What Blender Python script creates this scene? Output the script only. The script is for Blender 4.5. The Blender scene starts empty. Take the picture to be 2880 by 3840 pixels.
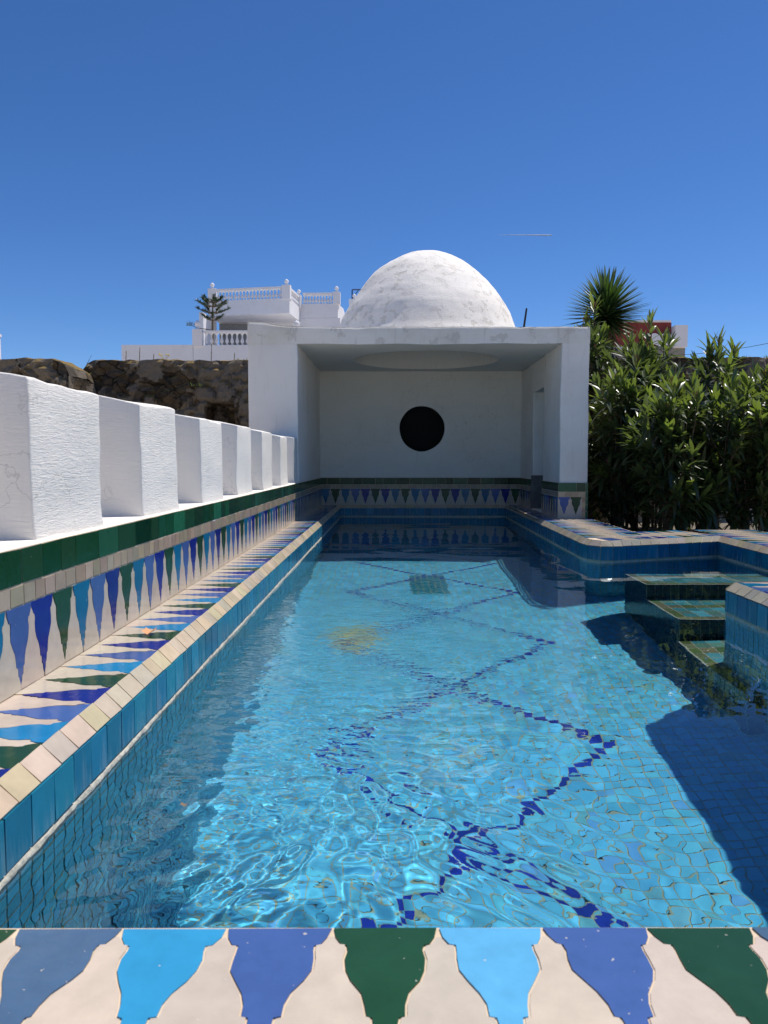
import bpy, math, random
import numpy as np
from mathutils import Vector, noise

S = 0.65                       # metres per layout unit (camera height above the coping)
R = math.radians
random.seed(7)
sc = bpy.context.scene
COL = sc.collection
ORG = {}

# ------------------------------------------------------------------ helpers
class MB:
    def __init__(s):
        s.V = []; s.F = []; s.M = []; s.C = []
    def face(s, pts, m=0, c=(1, 1, 1)):
        i = len(s.V); s.V.extend([tuple(p) for p in pts])
        s.F.append(tuple(range(i, i + len(pts)))); s.M.append(m); s.C.append(c)
    def grid(s, P, m=0, c=(1, 1, 1), wrap=False, flip=False):
        i = len(s.V); n = len(P); k = len(P[0])
        for r in P: s.V.extend([tuple(p) for p in r])
        for a in range(n - 1):
            for b in range(k if wrap else k - 1):
                b2 = (b + 1) % k
                f = (i + a*k + b, i + a*k + b2, i + (a+1)*k + b2, i + (a+1)*k + b)
                s.F.append(f[::-1] if flip else f); s.M.append(m); s.C.append(c)
    def box(s, x0, x1, y0, y1, z0, z1, m=0, c=(1, 1, 1)):
        p = [(x, y, z) for z in (z0, z1) for y in (y0, y1) for x in (x0, x1)]
        for f in ((0, 2, 3, 1), (4, 5, 7, 6), (0, 1, 5, 4), (2, 6, 7, 3), (0, 4, 6, 2), (1, 3, 7, 5)):
            s.face([p[i] for i in f], m, c)
    def tube(s, pts, rad, n=6, m=0, c=(1, 1, 1), cap=True):
        rows = []
        for i, p in enumerate(pts):
            p = Vector(p)
            d = Vector(pts[min(i+1, len(pts)-1)]) - Vector(pts[max(i-1, 0)])
            d.normalize()
            a = d.cross(Vector((0, 0, 1)) if abs(d.z) < .9 else Vector((1, 0, 0))).normalized()
            b = d.cross(a)
            r = rad[i] if isinstance(rad, (list, tuple)) else rad
            rows.append([p + (a*math.cos(t) + b*math.sin(t))*r for t in [6.28318*k/n for k in range(n)]])
        s.grid(rows, m, c, wrap=True)
        if cap:
            s.face(rows[0][::-1], m, c); s.face(rows[-1], m, c)
    def lathe(s, cx, cy, prof, n=32, m=0, c=(1, 1, 1), flip=False, f=None):
        rows = []
        for r, z in prof:
            row = []
            for k in range(n):
                t = 6.28318*k/n
                p = Vector((cx + r*math.cos(t), cy + r*math.sin(t), z))
                row.append(f(p) if f else p)
            rows.append(row)
        s.grid(rows, m, c, wrap=True, flip=flip)
    def build(s, name, mats, parent=None, smooth=False, weld=False):
        o0 = ORG.get(parent.name, Vector((0, 0, 0))) if parent else Vector((0, 0, 0))
        V = [((x - o0.x)*S, (y - o0.y)*S, (z - o0.z)*S) for x, y, z in s.V]
        me = bpy.data.meshes.new(name)
        me.from_pydata(V, [], s.F)
        if not isinstance(mats, (list, tuple)): mats = [mats]
        for m in mats: me.materials.append(m)
        if len(mats) > 1: me.polygons.foreach_set('material_index', s.M)
        if any(c != (1, 1, 1) for c in s.C):
            at = me.color_attributes.new('Col', 'FLOAT_COLOR', 'CORNER')
            arr = []
            for f, c in zip(s.F, s.C): arr.extend((c[0], c[1], c[2], 1.0)*len(f))
            at.data.foreach_set('color', arr)
        if weld:
            import bmesh
            bm = bmesh.new(); bm.from_mesh(me)
            bmesh.ops.remove_doubles(bm, verts=bm.verts, dist=2e-4*S)
            bm.to_mesh(me); bm.free()
        if smooth: me.shade_smooth()
        ob = bpy.data.objects.new(name, me); COL.objects.link(ob)
        if parent: ob.parent = parent; ORG[ob.name] = o0
        return ob

def tag(o, label=None, cat=None, group=None, kind=None):
    if label: o['label'] = label
    if cat: o['category'] = cat
    if group: o['group'] = group
    if kind: o['kind'] = kind
    return o

def thing(name, loc, label, cat, group=None):
    o = bpy.data.objects.new(name, None); COL.objects.link(o)
    o.empty_display_size = .1
    o.location = Vector(loc)*S; ORG[o.name] = Vector(loc)
    return tag(o, label, cat, group)

def nz(p, sc_=1.0, seed=0):
    return noise.noise(Vector((p[0]*sc_ + seed, p[1]*sc_ - seed, p[2]*sc_ + 2*seed)))

def lines(a, b, r, step):
    n = max(2, int(math.ceil((b - a - 2*r)/step)))
    L = [a, a + r*.3, a + r*.65]
    L += [a + r + (b - a - 2*r)*i/n for i in range(n + 1)]
    L += [b - r*.65, b - r*.3, b]
    return L

def soft_box(mb, b, r=.03, amp=.008, step=.14, m=0, post=None, skip=(), fine=0.0):
    x0, x1, y0, y1, z0, z1 = b
    X, Y, Z = lines(x0, x1, r, step), lines(y0, y1, r, step), lines(z0, z1, r, step)
    lo = Vector((x0 + r, y0 + r, z0 + r)); hi = Vector((x1 - r, y1 - r, z1 - r))
    def T(x, y, z):
        p = Vector((x, y, z)); q = Vector([min(max(p[i], lo[i]), hi[i]) for i in range(3)])
        d = p - q
        if d.length > 1e-6: p = q + d.normalized()*r
        if post: p = post(p)
        w = Vector((nz(p, 1.6, 3), nz(p, 1.6, 11), nz(p, 1.6, 23)))*amp*1.6
        w += Vector((nz(p, 6, 5), nz(p, 6, 15), nz(p, 6, 29)))*amp*.6
        if fine: w += Vector((nz(p, 16, 5), nz(p, 16, 15), nz(p, 16, 29)))*fine
        return p + w
    if 'z1' not in skip: mb.grid([[T(x, y, z1) for x in X] for y in Y], m)
    if 'z0' not in skip: mb.grid([[T(x, y, z0) for x in X] for y in Y], m, flip=True)
    if 'y0' not in skip: mb.grid([[T(x, y0, z) for x in X] for z in Z], m)
    if 'y1' not in skip: mb.grid([[T(x, y1, z) for x in X] for z in Z], m, flip=True)
    if 'x0' not in skip: mb.grid([[T(x0, y, z) for y in Y] for z in Z], m, flip=True)
    if 'x1' not in skip: mb.grid([[T(x1, y, z) for y in Y] for z in Z], m)

# ------------------------------------------------------------------ materials
class NT:
    def __init__(s, name):
        s.m = bpy.data.materials.new(name); s.m.use_nodes = True
        s.t = s.m.node_tree; s.n = s.t.nodes; s.b = s.n['Principled BSDF']
    def new(s, ty, **kw):
        n = s.n.new(ty)
        for k, v in kw.items():
            if hasattr(n, k): setattr(n, k, v)
            else: n.inputs[k.replace('_', ' ')].default_value = v
        return n
    def link(s, a, b): s.t.links.new(a, b)
    def coord(s, scale=(1, 1, 1)):
        c = s.new('ShaderNodeTexCoord'); mp = s.new('ShaderNodeMapping')
        g = s.new('ShaderNodeNewGeometry')
        s.link(g.outputs['Position'], mp.inputs['Vector']); mp.inputs['Scale'].default_value = scale
        return mp.outputs['Vector']
    def noise(s, vec, scale, detail=4, rough=.55, dist=0.0):
        n = s.new('ShaderNodeTexNoise'); n.inputs['Scale'].default_value = scale
        n.inputs['Detail'].default_value = detail; n.inputs['Roughness'].default_value = rough
        n.inputs['Distortion'].default_value = dist
        s.link(vec, n.inputs['Vector']); return n.outputs['Fac']
    def ramp(s, fac, stops):
        r = s.new('ShaderNodeValToRGB'); e = r.color_ramp.elements
        while len(e) < len(stops): e.new(.5)
        for i, (p, c) in enumerate(stops):
            e[i].position = p; e[i].color = (c, c, c, 1) if not isinstance(c, tuple) else (*c, 1)
        s.link(fac, r.inputs['Fac']); return r.outputs['Color']
    def mix(s, fac, a, b, mode='MIX'):
        n = s.new('ShaderNodeMix', data_type='RGBA', blend_type=mode)
        for sock, v in ((n.inputs['Factor'], fac), (n.inputs['A'] if False else n.inputs[6], a), (n.inputs[7], b)):
            if isinstance(v, (int, float)): sock.default_value = v
            elif isinstance(v, tuple): sock.default_value = (*v, 1)
            else: s.link(v, sock)
        return n.outputs[2]
    def math(s, op, a, b=0.0):
        n = s.new('ShaderNodeMath', operation=op)
        for sock, v in ((n.inputs[0], a), (n.inputs[1], b)):
            if isinstance(v, (int, float)): sock.default_value = v
            else: s.link(v, sock)
        return n.outputs[0]
    def bump(s, h, strength=.3, dist=.01):
        n = s.new('ShaderNodeBump'); n.inputs['Strength'].default_value = strength
        n.inputs['Distance'].default_value = dist
        s.link(h, n.inputs['Height']); s.link(n.outputs[0], s.b.inputs['Normal'])
    def base(s, c):
        if isinstance(c, tuple): s.b.inputs['Base Color'].default_value = (*c, 1)
        else: s.link(c, s.b.inputs['Base Color'])
    def rough(s, r):
        if isinstance(r, (int, float)): s.b.inputs['Roughness'].default_value = r
        else: s.link(r, s.b.inputs['Roughness'])

def plaster(name, col=(.80, .79, .77), stain=.35, peel=0.0, brush=1.0, bstr=.35, pcol=(.50, .45, .37), edge=.55, peelscale=5.0):
    t = NT(name); v = t.coord()
    vb = t.coord((1.6, 1.6, 15))
    n1 = t.noise(v, 2.2, 5); st = t.ramp(n1, [(.45, 0.0), (.75, 1.0)])
    vs = t.coord((6, 6, .8)); n2 = t.noise(vs, 3, 5); st2 = t.ramp(n2, [(.58, 0.0), (.78, 1.0)])
    c = t.mix(t.math('MULTIPLY', st, stain), col, (col[0]*.82, col[1]*.79, col[2]*.72))
    c = t.mix(t.math('MULTIPLY', st2, stain*.7), c, (.46, .43, .37))
    h = t.noise(vb, 10, 6, .65, .9)
    h2 = t.noise(v, 60, 3)
    h3 = t.noise(v, 7, 3)
    crk = t.new('ShaderNodeTexVoronoi', feature='DISTANCE_TO_EDGE'); crk.inputs['Scale'].default_value = 2.6
    wp = t.new('ShaderNodeVectorMath', operation='ADD'); nw = t.new('ShaderNodeTexNoise'); nw.inputs['Scale'].default_value = 5; nw.inputs['Detail'].default_value = 6
    t.link(v, nw.inputs['Vector']); ws = t.new('ShaderNodeVectorMath', operation='SCALE'); ws.inputs['Scale'].default_value = .5
    t.link(nw.outputs['Color'], ws.inputs[0]); t.link(v, wp.inputs[0]); t.link(ws.outputs[0], wp.inputs[1]); t.link(wp.outputs[0], crk.inputs['Vector'])
    cm = t.math('MULTIPLY', t.ramp(crk.outputs['Distance'], [(.0, 1.0), (.010, 0.0)]), t.ramp(t.noise(v, 1.1, 2), [(.50, 0.0), (.60, 1.0)]))
    c = t.mix(t.math('MULTIPLY', cm, .45), c, (.36, .33, .28))
    hh = t.math('ADD', t.math('MULTIPLY', h, 1.0*brush), t.math('ADD', t.math('MULTIPLY', h2, .3), t.math('MULTIPLY', h3, .9)))
    if peel > 0:
        nn = t.noise(v, peelscale, 9, .68, .3)
        pm = t.ramp(nn, [(edge, 0.0), (edge + .015, 1.0)])
        pm = t.math('MULTIPLY', pm, t.ramp(t.noise(v, 1.3, 3, .5), [(.34, 0.0), (.48, 1.0)])) if edge < .59 and peelscale > 5 else pm
        c = t.mix(t.math('MULTIPLY', pm, peel), c, pcol)
        hh = t.math('SUBTRACT', hh, t.math('MULTIPLY', pm, 1.2))
    t.base(c); t.rough(.85); t.b.inputs['Specular IOR Level'].default_value = .25
    t.bump(hh, bstr, .012)
    return t.m

def glazed(name, rough=.16, lime=0.0, bs=.25, var=.25):
    t = NT(name); v = t.coord(); t.b.inputs['Specular IOR Level'].default_value = .24
    a = t.new('ShaderNodeVertexColor', layer_name='Col')
    n = t.noise(v, 22, 4, .6)
    n2 = t.noise(v, 5, 3)
    f = t.math('ADD', t.math('MULTIPLY', n, var), t.math('MULTIPLY', n2, var))
    br = t.math('ADD', f, 1.0 - var*.95)
    mm = t.new('ShaderNodeVectorMath', operation='SCALE')
    t.link(a.outputs['Color'], mm.inputs[0]); t.link(br, mm.inputs['Scale'])
    c = mm.outputs[0]
    if lime > 0:
        vs = t.coord((14, 14, 1.3)); ls = t.noise(vs, 2.3, 5, .6)
        z = t.new('ShaderNodeSeparateXYZ'); g = t.new('ShaderNodeNewGeometry'); t.link(g.outputs['Position'], z.inputs[0])
        up = t.new('ShaderNodeMapRange'); t.link(z.outputs['Z'], up.inputs[0])
        up.inputs[1].default_value = -.165; up.inputs[2].default_value = -.03; up.inputs[3].default_value = .14; up.inputs[4].default_value = -.12
        lm = t.ramp(t.math('ADD', ls, up.outputs[0]), [(.52, 0.0), (.85, 1.0)])
        c = t.mix(t.math('MULTIPLY', lm, lime), c, (.28, .36, .40))
        t.rough(t.math('ADD', t.math('MULTIPLY', lm, .3), rough))
    else:
        # tiny pits and chips in the glaze, pale clay showing
        ch = t.ramp(t.noise(v, 95, 2, .5), [(.74, 0.0), (.76, 1.0)])
        c = t.mix(t.math('MULTIPLY', ch, .7), c, (.55, .5, .43))
        t.rough(rough)
    t.base(c)
    t.bump(t.math('ADD', t.math('MULTIPLY', n2, 1.0), t.math('MULTIPLY', n, .3)), bs, .01)
    return t.m

def plain(name, col, rough=.6, var=.2, ns=8, bs=.2, metal=0.0):
    t = NT(name); v = t.coord(); n = t.noise(v, ns, 5)
    t.base(t.mix(n, tuple(x*(1 - var) for x in col), tuple(min(1, x*(1 + var)) for x in col)))
    t.rough(rough); t.b.inputs['Metallic'].default_value = metal
    t.bump(n, bs, .01)
    return t.m

M_white = plaster('white_limewash', col=(.83, .785, .72), stain=.25, peel=.0, bstr=.42)
M_int = plaster('shade_toned_wash', col=(.76, .74, .68), stain=.3, brush=.4, bstr=.2)  # limewash copy darkened a little to put the interior's shade in its colour
M_pav = plaster('pavilion_limewash', col=(.80, .765, .71), stain=.45, brush=.5, bstr=.25)
M_lintel = plaster('weathered_limewash', col=(.78, .745, .68), stain=1.0, brush=.5, bstr=.3, peel=.6, edge=.575, peelscale=4.2, pcol=(.55, .51, .44))
M_dome = plaster('dome_limewash', col=(.84, .795, .73), stain=.25, peel=.5, edge=.55, brush=.8, bstr=.5, peelscale=8.5, pcol=(.54, .50, .42))
M_glaze = glazed('zellige_glaze', var=.36, bs=.35)
M_face = glazed('pool_face_glaze', rough=.18, lime=.5)
M_mosaic = glazed('pool_mosaic', rough=.2, var=.3, bs=.3)
M_grout = plain('pale_grout', (.62, .49, .35), .9, .25, 20, .4)
M_grout2 = plain('pool_grout', (.30, .36, .24), .9, .25, 20, .4)
M_lime = plain('lime_crust', (.52, .49, .40), .95, .55, 34, 1.0)
M_black = plain('painted_dark', (.004, .004, .004), .9, .1)
M_cement = plain('grey_cement', (.13, .13, .125), .95, .5, 12, .6)

# colours of the glazes (linear)
GREEN = (.014, .056, .026); TEAL = (.006, .125, .250); PERI = (.055, .108, .30); COB = (.010, .020, .20)
CYAN = (.030, .23, .42); SKYB = (.11, .38, .62); SLATE = (.062, .12, .20); CREAM = (.50, .425, .345)
BEIGE = (.36, .29, .21)
def jc(c, a=.12):
    k = 1 + random.uniform(-a, a); return tuple(max(0, x*k*(1 + random.uniform(-a*.4, a*.4))) for x in c)

# ------------------------------------------------------------------ tiles
def tile(mb, O, U, V, poly, t=.006, c=CREAM, tilt=.010, m=0):
    """poly: counter-clockwise (u, v) points; raised above plane O + uU + vV along U x V"""
    N = U.cross(V)
    cu = sum(p[0] for p in poly)/len(poly); cv = sum(p[1] for p in poly)/len(poly)
    a, b = random.uniform(-tilt, tilt), random.uniform(-tilt, tilt)
    top = [O + U*u + V*v + N*(t + a*(u - cu) + b*(v - cv)) for u, v in poly]
    bot = [O + U*u + V*v for u, v in poly]
    mb.face(top, m, c)
    n = len(poly)
    for i in range(n):
        j = (i + 1) % n
        mb.face([bot[i], bot[j], top[j], top[i]], m, c)

P_ = .224
PROF = [(0, .487), (.030, .462), (.055, .405), (.058, .352), (.075, .345), (.10, .358), (.135, .350), (.165, .295), (.20, .205),
        (.23, .168), (.262, .155), (.266, .102), (.30, .088), (.304, .055), (.33, .032), (.345, .004)]
def merlons(mb, O, U, V, length, colours, L=.345, ext=.022, start=0, phase=0.0, j=.0022, period=P_):
    n = int(length/period + .5); p = length/n; k = L/.345; g = .0044
    bl = {}
    def side(i, s):
        if (i, s) not in bl:
            bl[(i, s)] = [(v*k + random.uniform(-j, j)*.7*(0 < q), h*p + random.uniform(-j, j)) for q, (v, h) in enumerate(PROF)]
        return bl[(i, s)]
    for i in range(-1, n):
        c0 = (i + .5)*p; lo, hi = max(c0 - p/2, 0), 0
        if i >= 0:
            R_ = [(c0 + h, v) for v, h in side(i, 1)]; L_ = [(c0 - h, v) for v, h in side(i, -1)]
            poly = L_[:1] + R_ + L_[:0:-1]
            # u right, v down the figure: order L0, R0..Rn, Ln..L1 is counter-clockwise in (u, v)
            tile(mb, O, U, V, poly, .0030, jc(colours[(i + start) % len(colours)], .10))
        # cream figure between i and i+1
        a = side(i, 1) if i >= 0 else None; b = side(i + 1, -1) if i + 1 < n else None
        ca, cb = c0, c0 + p
        le = [(ca + h + g, v) for v, h in a] if a else [(0.002, v*k) for v, h in PROF]
        re = [(cb - h - g, v) for v, h in b] if b else [(length - .002, v*k) for v, h in PROF]
        st = 0
        while re[st][0] - le[st][0] < .004 or st < 1: st += 1
        end = L + ext
        le2 = le[st:] + [(max(ca + g, .002), end)]; re2 = re[st:] + [(min(cb - g, length - .002), end)]
        poly = le2[:1] + re2 + le2[:0:-1]
        tile(mb, O, U, V, poly, .0024, jc(CREAM, .06))

def row(mb, O, U, V, length, h, colfn, widths, t=.0028, g=.0045, tilt=.012, m=0, vj=.002):
    u = 0
    while u < length - .01:
        w = widths(); e = min(u + w, length)
        if length - e < .03: e = length
        q = lambda: random.uniform(-vj, vj)
        tile(mb, O, U, V, [(u + g, g + q()), (e - g, g + q()), (e - g + q()*.4, h - g + q()), (u + g, h - g + q())], t, colfn(), tilt, m)
        u = e

Vx, Vy, Vz = Vector((1, 0, 0)), Vector((0, 1, 0)), Vector((0, 0, 1))
def dado(O, U, length, colours, start=0, name='tile_dado', parent=None, end_trim=False):
    """O at the top edge (z = .62), U along the wall, tiles hang down"""
    mb = MB(); D = -Vz
    row(mb, O, U, D, length, .157, lambda: jc(random.choice([GREEN, GREEN, (.018, .10, .05), (.007, .045, .02), (.012, .08, .035)]), .3),
        lambda: random.choice([.17, .2, .3, .31]), tilt=.012, vj=.002, g=.003)
    row(mb, O + D*.16, U, D, length, .088, lambda: jc(BEIGE, .16), lambda: random.uniform(.095, .125), tilt=.012, g=.003)
    merlons(mb, O + D*.253, U, D, length, colours, ext=.02, start=start)
    N = U.cross(D)
    a = O - N*.0005; bk = [a, a + U*length, a + U*length + D*.62, a + D*.62]
    mb.face(bk, 1)
    mb.face([bk[0], bk[0] - N*.02, bk[1] - N*.02, bk[1]], 1)
    return mb.build(name, [M_glaze, M_grout], parent)

CYC = [GREEN, COB, PERI, TEAL]

# ------------------------------------------------------------------ pool
PATH = [(-1.17, 1.57), (-1.18, 17.5), (2.56, 17.5), (2.45, 10.0), (2.48, 9.74), (2.60, 9.585), (2.76, 9.585),
        (4.32, 10.2), (4.28, 6.45), (2.87, 6.42), (2.79, 6.40), (2.76, 6.32), (2.74, 1.62)]
WZ = -.27; FZ = -2.57
def offset(path, d):
    out = []
    n = len(path)
    for i in range(n):
        p = Vector(path[i])
        dirs = []
        if i > 0: dirs.append((p - Vector(path[i-1])).normalized())
        if i < n - 1: dirs.append((Vector(path[i+1]) - p).normalized())
        ns = [Vector((-q.y, q.x)) for q in dirs]
        m = sum(ns, Vector((0, 0))).normalized()
        k = d/max(.35, m.dot(ns[0]))
        out.append(p + m*k)
    return out
UP = offset(PATH, .066)

pool = thing('swimming_pool', (.8, 9, FZ), 'narrow turquoise mosaic pool edged with glazed Moroccan tiles, running to the domed pavilion', 'pool')
# floor mosaic
T_ = .083; X0, Y0 = -1.17, 1.56
NX, NY = int(5.5/T_) + 1, int(15.95/T_)
mb = MB()
def floor_colour(i, j, cx, cy):
    # chain of diamonds in cobalt
    kx = abs(round((cx - .54)/T_)); ky = round((cy - 4.53)/T_) % 26
    if kx == (ky if ky <= 13 else 26 - ky) and cy > 2.3: return jc((.012, .03, .30), .25)
    k = ((cx + .37)**2 + ((cy - 7.95)*.8)**2)
    if k < .10 + .05*math.sin(i*3.1 + j*1.7): return jc(random.choice([(.44, .46, .22), (.34, .44, .30), (.50, .50, .28), (.20, .46, .50)]), .15)
    if .2 < cx < .72 and 9.75 < cy < 11.0: return jc((.025, .20, .27), .2)
    c = random.choice([(.11, .50, .74), (.10, .48, .71), (.125, .53, .78), (.09, .44, .66), (.12, .52, .70)])
    r = random.random()
    if r < .05: c = (.13, .42, .50)
    elif r < .08: c = (.12, .40, .70)
    return jc(c, .10)
for j in range(NY):
    for i in range(NX):
        cx, cy = X0 + (i + .5)*T_, Y0 + (j + .5)*T_
        if cx > 2.9 and (cy < 6.2 or cy > 10.3): continue
        q = lambda: random.uniform(-.003, .003)
        h = T_/2 - .0038
        z = FZ + .003; a, b = random.uniform(-.04, .04), random.uniform(-.04, .04)
        mb.face([(cx + sx*h + q(), cy + sy*h + q(), z + a*sx*h + b*sy*h) for sx, sy in ((-1, -1), (1, -1), (1, 1), (-1, 1))], 0, floor_colour(i, j, cx, cy))
mb.face([(X0 - .1, Y0 - .1, FZ), (4.5, Y0 - .1, FZ), (4.5, 17.6, FZ), (X0 - .1, 17.6, FZ)], 1)
pf = mb.build('pool_floor', [M_mosaic, M_grout2], pool)
# underwater walls
mb = MB()
cl = PATH + [PATH[0]]
for a, b in zip(cl[:-1], cl[1:]):
    a, b = Vector((*a, 0)), Vector((*b, 0)); L = (b - a).length; U = (b - a)/L
    # interior is on the right hand: face normal = right of direction
    O = Vector((a.x, a.y, WZ)); D = -Vz
    N = U.cross(D)       # check direction: must point into the pool
    inner = Vector((U.y, -U.x, 0))
    flipd = N.dot(inner) < 0
    O2 = b.copy() if flipd else a.copy(); O2.z = WZ; UU = -U if flipd else U
    nu, nv = max(1, round(L/T_)), 28
    w = L/nu; hgt = (WZ - FZ)/nv
    for k in range(nv):
        for i in range(nu):
            c = jc(random.choice([(.045, .33, .50), (.05, .36, .54), (.04, .30, .46)]), .18)
            g = .0045; q = random.uniform(-.0015, .0015)
            Np = UU.cross(D)*(.003 + q)
            mb.face([O2 + UU*u + D*v + Np for u, v in ((i*w + g, k*hgt + g), ((i+1)*w - g, k*hgt + g), ((i+1)*w - g, (k+1)*hgt - g), (i*w + g, (k+1)*hgt - g))], 0, c)
    mb.face([O2 + Vz*.06, O2 + Vz*.06 + UU*L, O2 + UU*L + D*2.4, O2 + D*2.4], 1)
pw = mb.build('pool_wall', [M_mosaic, M_grout2], pool)
# big blue tiles above the water, beige bevel tiles, lime crust at the waterline
mbF, mbB, mbL = MB(), MB(), MB()
for i in range(len(PATH) - 1):
    a, b = Vector((*PATH[i], 0)), Vector((*PATH[i+1], 0)); L = (b - a).length; U = (b - a)/L
    inner = Vector((U.y, -U.x, 0))
    O = b.copy(); O.z = -.070; UU = -U
    if UU.cross(-Vz).dot(inner) < 0: O = a.copy(); O.z = -.070; UU = U
    FACEC = [(.012, .16, .27), (.016, .185, .30), (.012, .14, .25)]
    row(mbF, O, UU, -Vz, L, .172, lambda: jc(random.choice(FACEC), .15), lambda: min(L, .166 + random.uniform(-.006, .006)) if L > .3 else L, .008, .003, .01)
    # bevel
    ua, ub = Vector((*UP[i], 0)), Vector((*UP[i+1], 0))
    n = max(1, round((ub - ua).length/.152))
    if n > 3: cuts = [0] + [(k + random.uniform(-.13, .13))/n for k in range(1, n)] + [1]
    else: cuts = [k/n for k in range(n + 1)]
    for k in range(n):
        f0, f1 = cuts[k], cuts[k+1]; g = .022/max(n, 1)
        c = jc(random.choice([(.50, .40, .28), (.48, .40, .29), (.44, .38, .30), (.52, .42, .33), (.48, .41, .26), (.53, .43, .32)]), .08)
        if i > 1: c = tuple(q*k for q, k in zip(c, (.62, .66, .70)))  # right-hand bevels darkened, painting in the shade on those slopes
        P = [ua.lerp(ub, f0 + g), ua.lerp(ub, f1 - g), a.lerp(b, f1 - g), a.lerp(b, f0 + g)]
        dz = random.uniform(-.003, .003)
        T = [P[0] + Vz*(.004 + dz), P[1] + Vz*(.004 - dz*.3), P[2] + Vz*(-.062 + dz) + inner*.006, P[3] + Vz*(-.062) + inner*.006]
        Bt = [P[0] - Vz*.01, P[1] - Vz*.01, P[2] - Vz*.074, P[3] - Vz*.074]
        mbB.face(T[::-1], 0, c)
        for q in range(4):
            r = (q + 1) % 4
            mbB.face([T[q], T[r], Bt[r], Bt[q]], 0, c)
    # grout body below bevel and behind faces
    mbB.face([a - Vz*.07 + inner*.001, b - Vz*.07 + inner*.001, ub + Vz*.0005, ua + Vz*.0005][::-1], 1)
    oa, ob = ua - inner*.012, ub - inner*.012
    mbB.face([ua - Vz*.008, ub - Vz*.008, ub - Vz*.008 - inner*.05, ua - Vz*.008 - inner*.05], 1)
    mbB.face([oa - Vz*.006, ob - Vz*.006, ob - Vz*.40, oa - Vz*.40], 1)
    mbF.face([O + UU*0 - inner*.002, O + UU*L - inner*.002, O + UU*L - Vz*.2 - inner*.002, O - Vz*.2 - inner*.002], 1)
    # crust
    nn = max(2, int(L/.035)); rows = []
    for k in range(nn + 1):
        p = a.lerp(b, k/nn)
        w = max(.002, .005 + .006*(nz(p, 4, 1) + .4) + .006*nz(p, 23, 2)); zt = -.252 + .010*nz(p, 5, 9) + .005*nz(p, 21, 4)
        if i > 1: w *= .55; zt -= .006
        rows.append([p + Vz*(zt + .006) - inner*.002, p + Vz*zt + inner*w*.7, p + Vz*(zt - .02) + inner*w, p + Vz*(zt - .05) + inner*w*.8, p + Vz*(zt - .07) - inner*.002])
    mbL.grid(rows)
fc = mbF.build('face_tiles', [M_face, M_grout], pool)
bv = mbB.build('bevelled_edge', [M_glaze, M_grout], pool)
lm = mbL.build('waterline_crust', M_lime, pool, smooth=True)

# left ledge
def slab(mb, pts, z=0, m=1):
    mb.face([(x, y, z) for x, y in pts], m)
mb = MB()
u0 = 1.3
merlons(mb, Vector((-1.238, u0, .0)), Vy, -Vx, 17.5 - u0, [(.012, .18, .38), PERI, COB, GREEN][::1], L=.345, ext=.034, start=2)
slab(mb, [(-1.65, u0), (-1.234, u0), (-1.234, 17.62), (-1.65, 17.62)], -.0005)
led = mb.build('side_coping', [M_glaze, M_grout], pool)
# front coping (slightly skewed)
mb = MB()
ang = math.atan(.0135); Uf = Vector((-math.cos(ang), -math.sin(ang), 0)); Vf = Vector((math.sin(ang), -math.cos(ang), 0))
FL = 26*P_
# phase: boundary between colours at x = .095*... tuned below
xs = .096 + 13*P_
O = Vector((xs, 1.583 + .0135*xs, 0))
FC = [GREEN, PERI, SKYB, GREEN, PERI, CYAN, SLATE]
merlons(mb, O, Uf, Vf, FL, FC, start=4, ext=.08, j=.0016)
e = O + Uf*FL
mb.face([O + Vz*-.0005 - Vf*.006, O + Vf*.9 - Vz*.0005, e + Vf*.9 - Vz*.0005, e - Vf*.006 - Vz*.0005][::-1], 1)
mb.face([O - Vf*.006 - Vz*.0005, e - Vf*.006 - Vz*.0005, e - Vf*.006 - Vz*.3, O - Vf*.006 - Vz*.3], 1)
for k in range(18):
    pass
frc = mb.build('front_coping', [M_glaze, M_grout], pool)
# right coping
mb = MB()
C2 = [TEAL, PERI, COB, CYAN, GREEN]
def two_rows(O, U, V, L, w=.86, start=0):
    merlons(mb, O, U, V, L, C2, L=.34, ext=w/2 - .345, start=start)
    # mirrored row from the outside edge
    O2 = O + V*w + U*L
    merlons(mb, O2, -U, -V, L, C2, L=.34, ext=w/2 - .345, start=start + 2)
    N = U.cross(V)
    B = [O - V*.004, O + U*L - V*.004, O + U*L + V*(w + .02), O + V*(w + .02)]
    mb.face([p - N*.0005 for p in B], 1)
    mb.face([B[2] - N*.0005, B[3] - N*.0005, B[3] - N*.45, B[2] - N*.45], 1)
a, b = Vector((*UP[3], 0)), Vector((*UP[2], 0))
# inside the pavilion: single row along the wall
d = (b - a).normalized(); pp = a + d*((13.5 - a.y)/d.y)
V1 = Vector((d.y, -d.x, 0))
merlons(mb, b + Vector((0, 0, 0)), -d, V1 if (-d).cross(V1).z > 0 else V1, (b - pp).length, C2, L=.33, ext=.03) if (-d).cross(V1).z > 0 else merlons(mb, pp, d, V1, (b - pp).length, C2, L=.33, ext=.03)
mb.face([(2.50, 13.4, -.001), (3.0, 13.4, -.001), (3.0, 17.62, -.001), (2.6, 17.62, -.001)], 1)
s0 = Vector((*UP[3], 0)) + d*.01
if d.cross(V1).z > 0: two_rows(s0, d, V1, (pp - s0).length)
else: two_rows(pp, -d, V1, (pp - s0).length)
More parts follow.
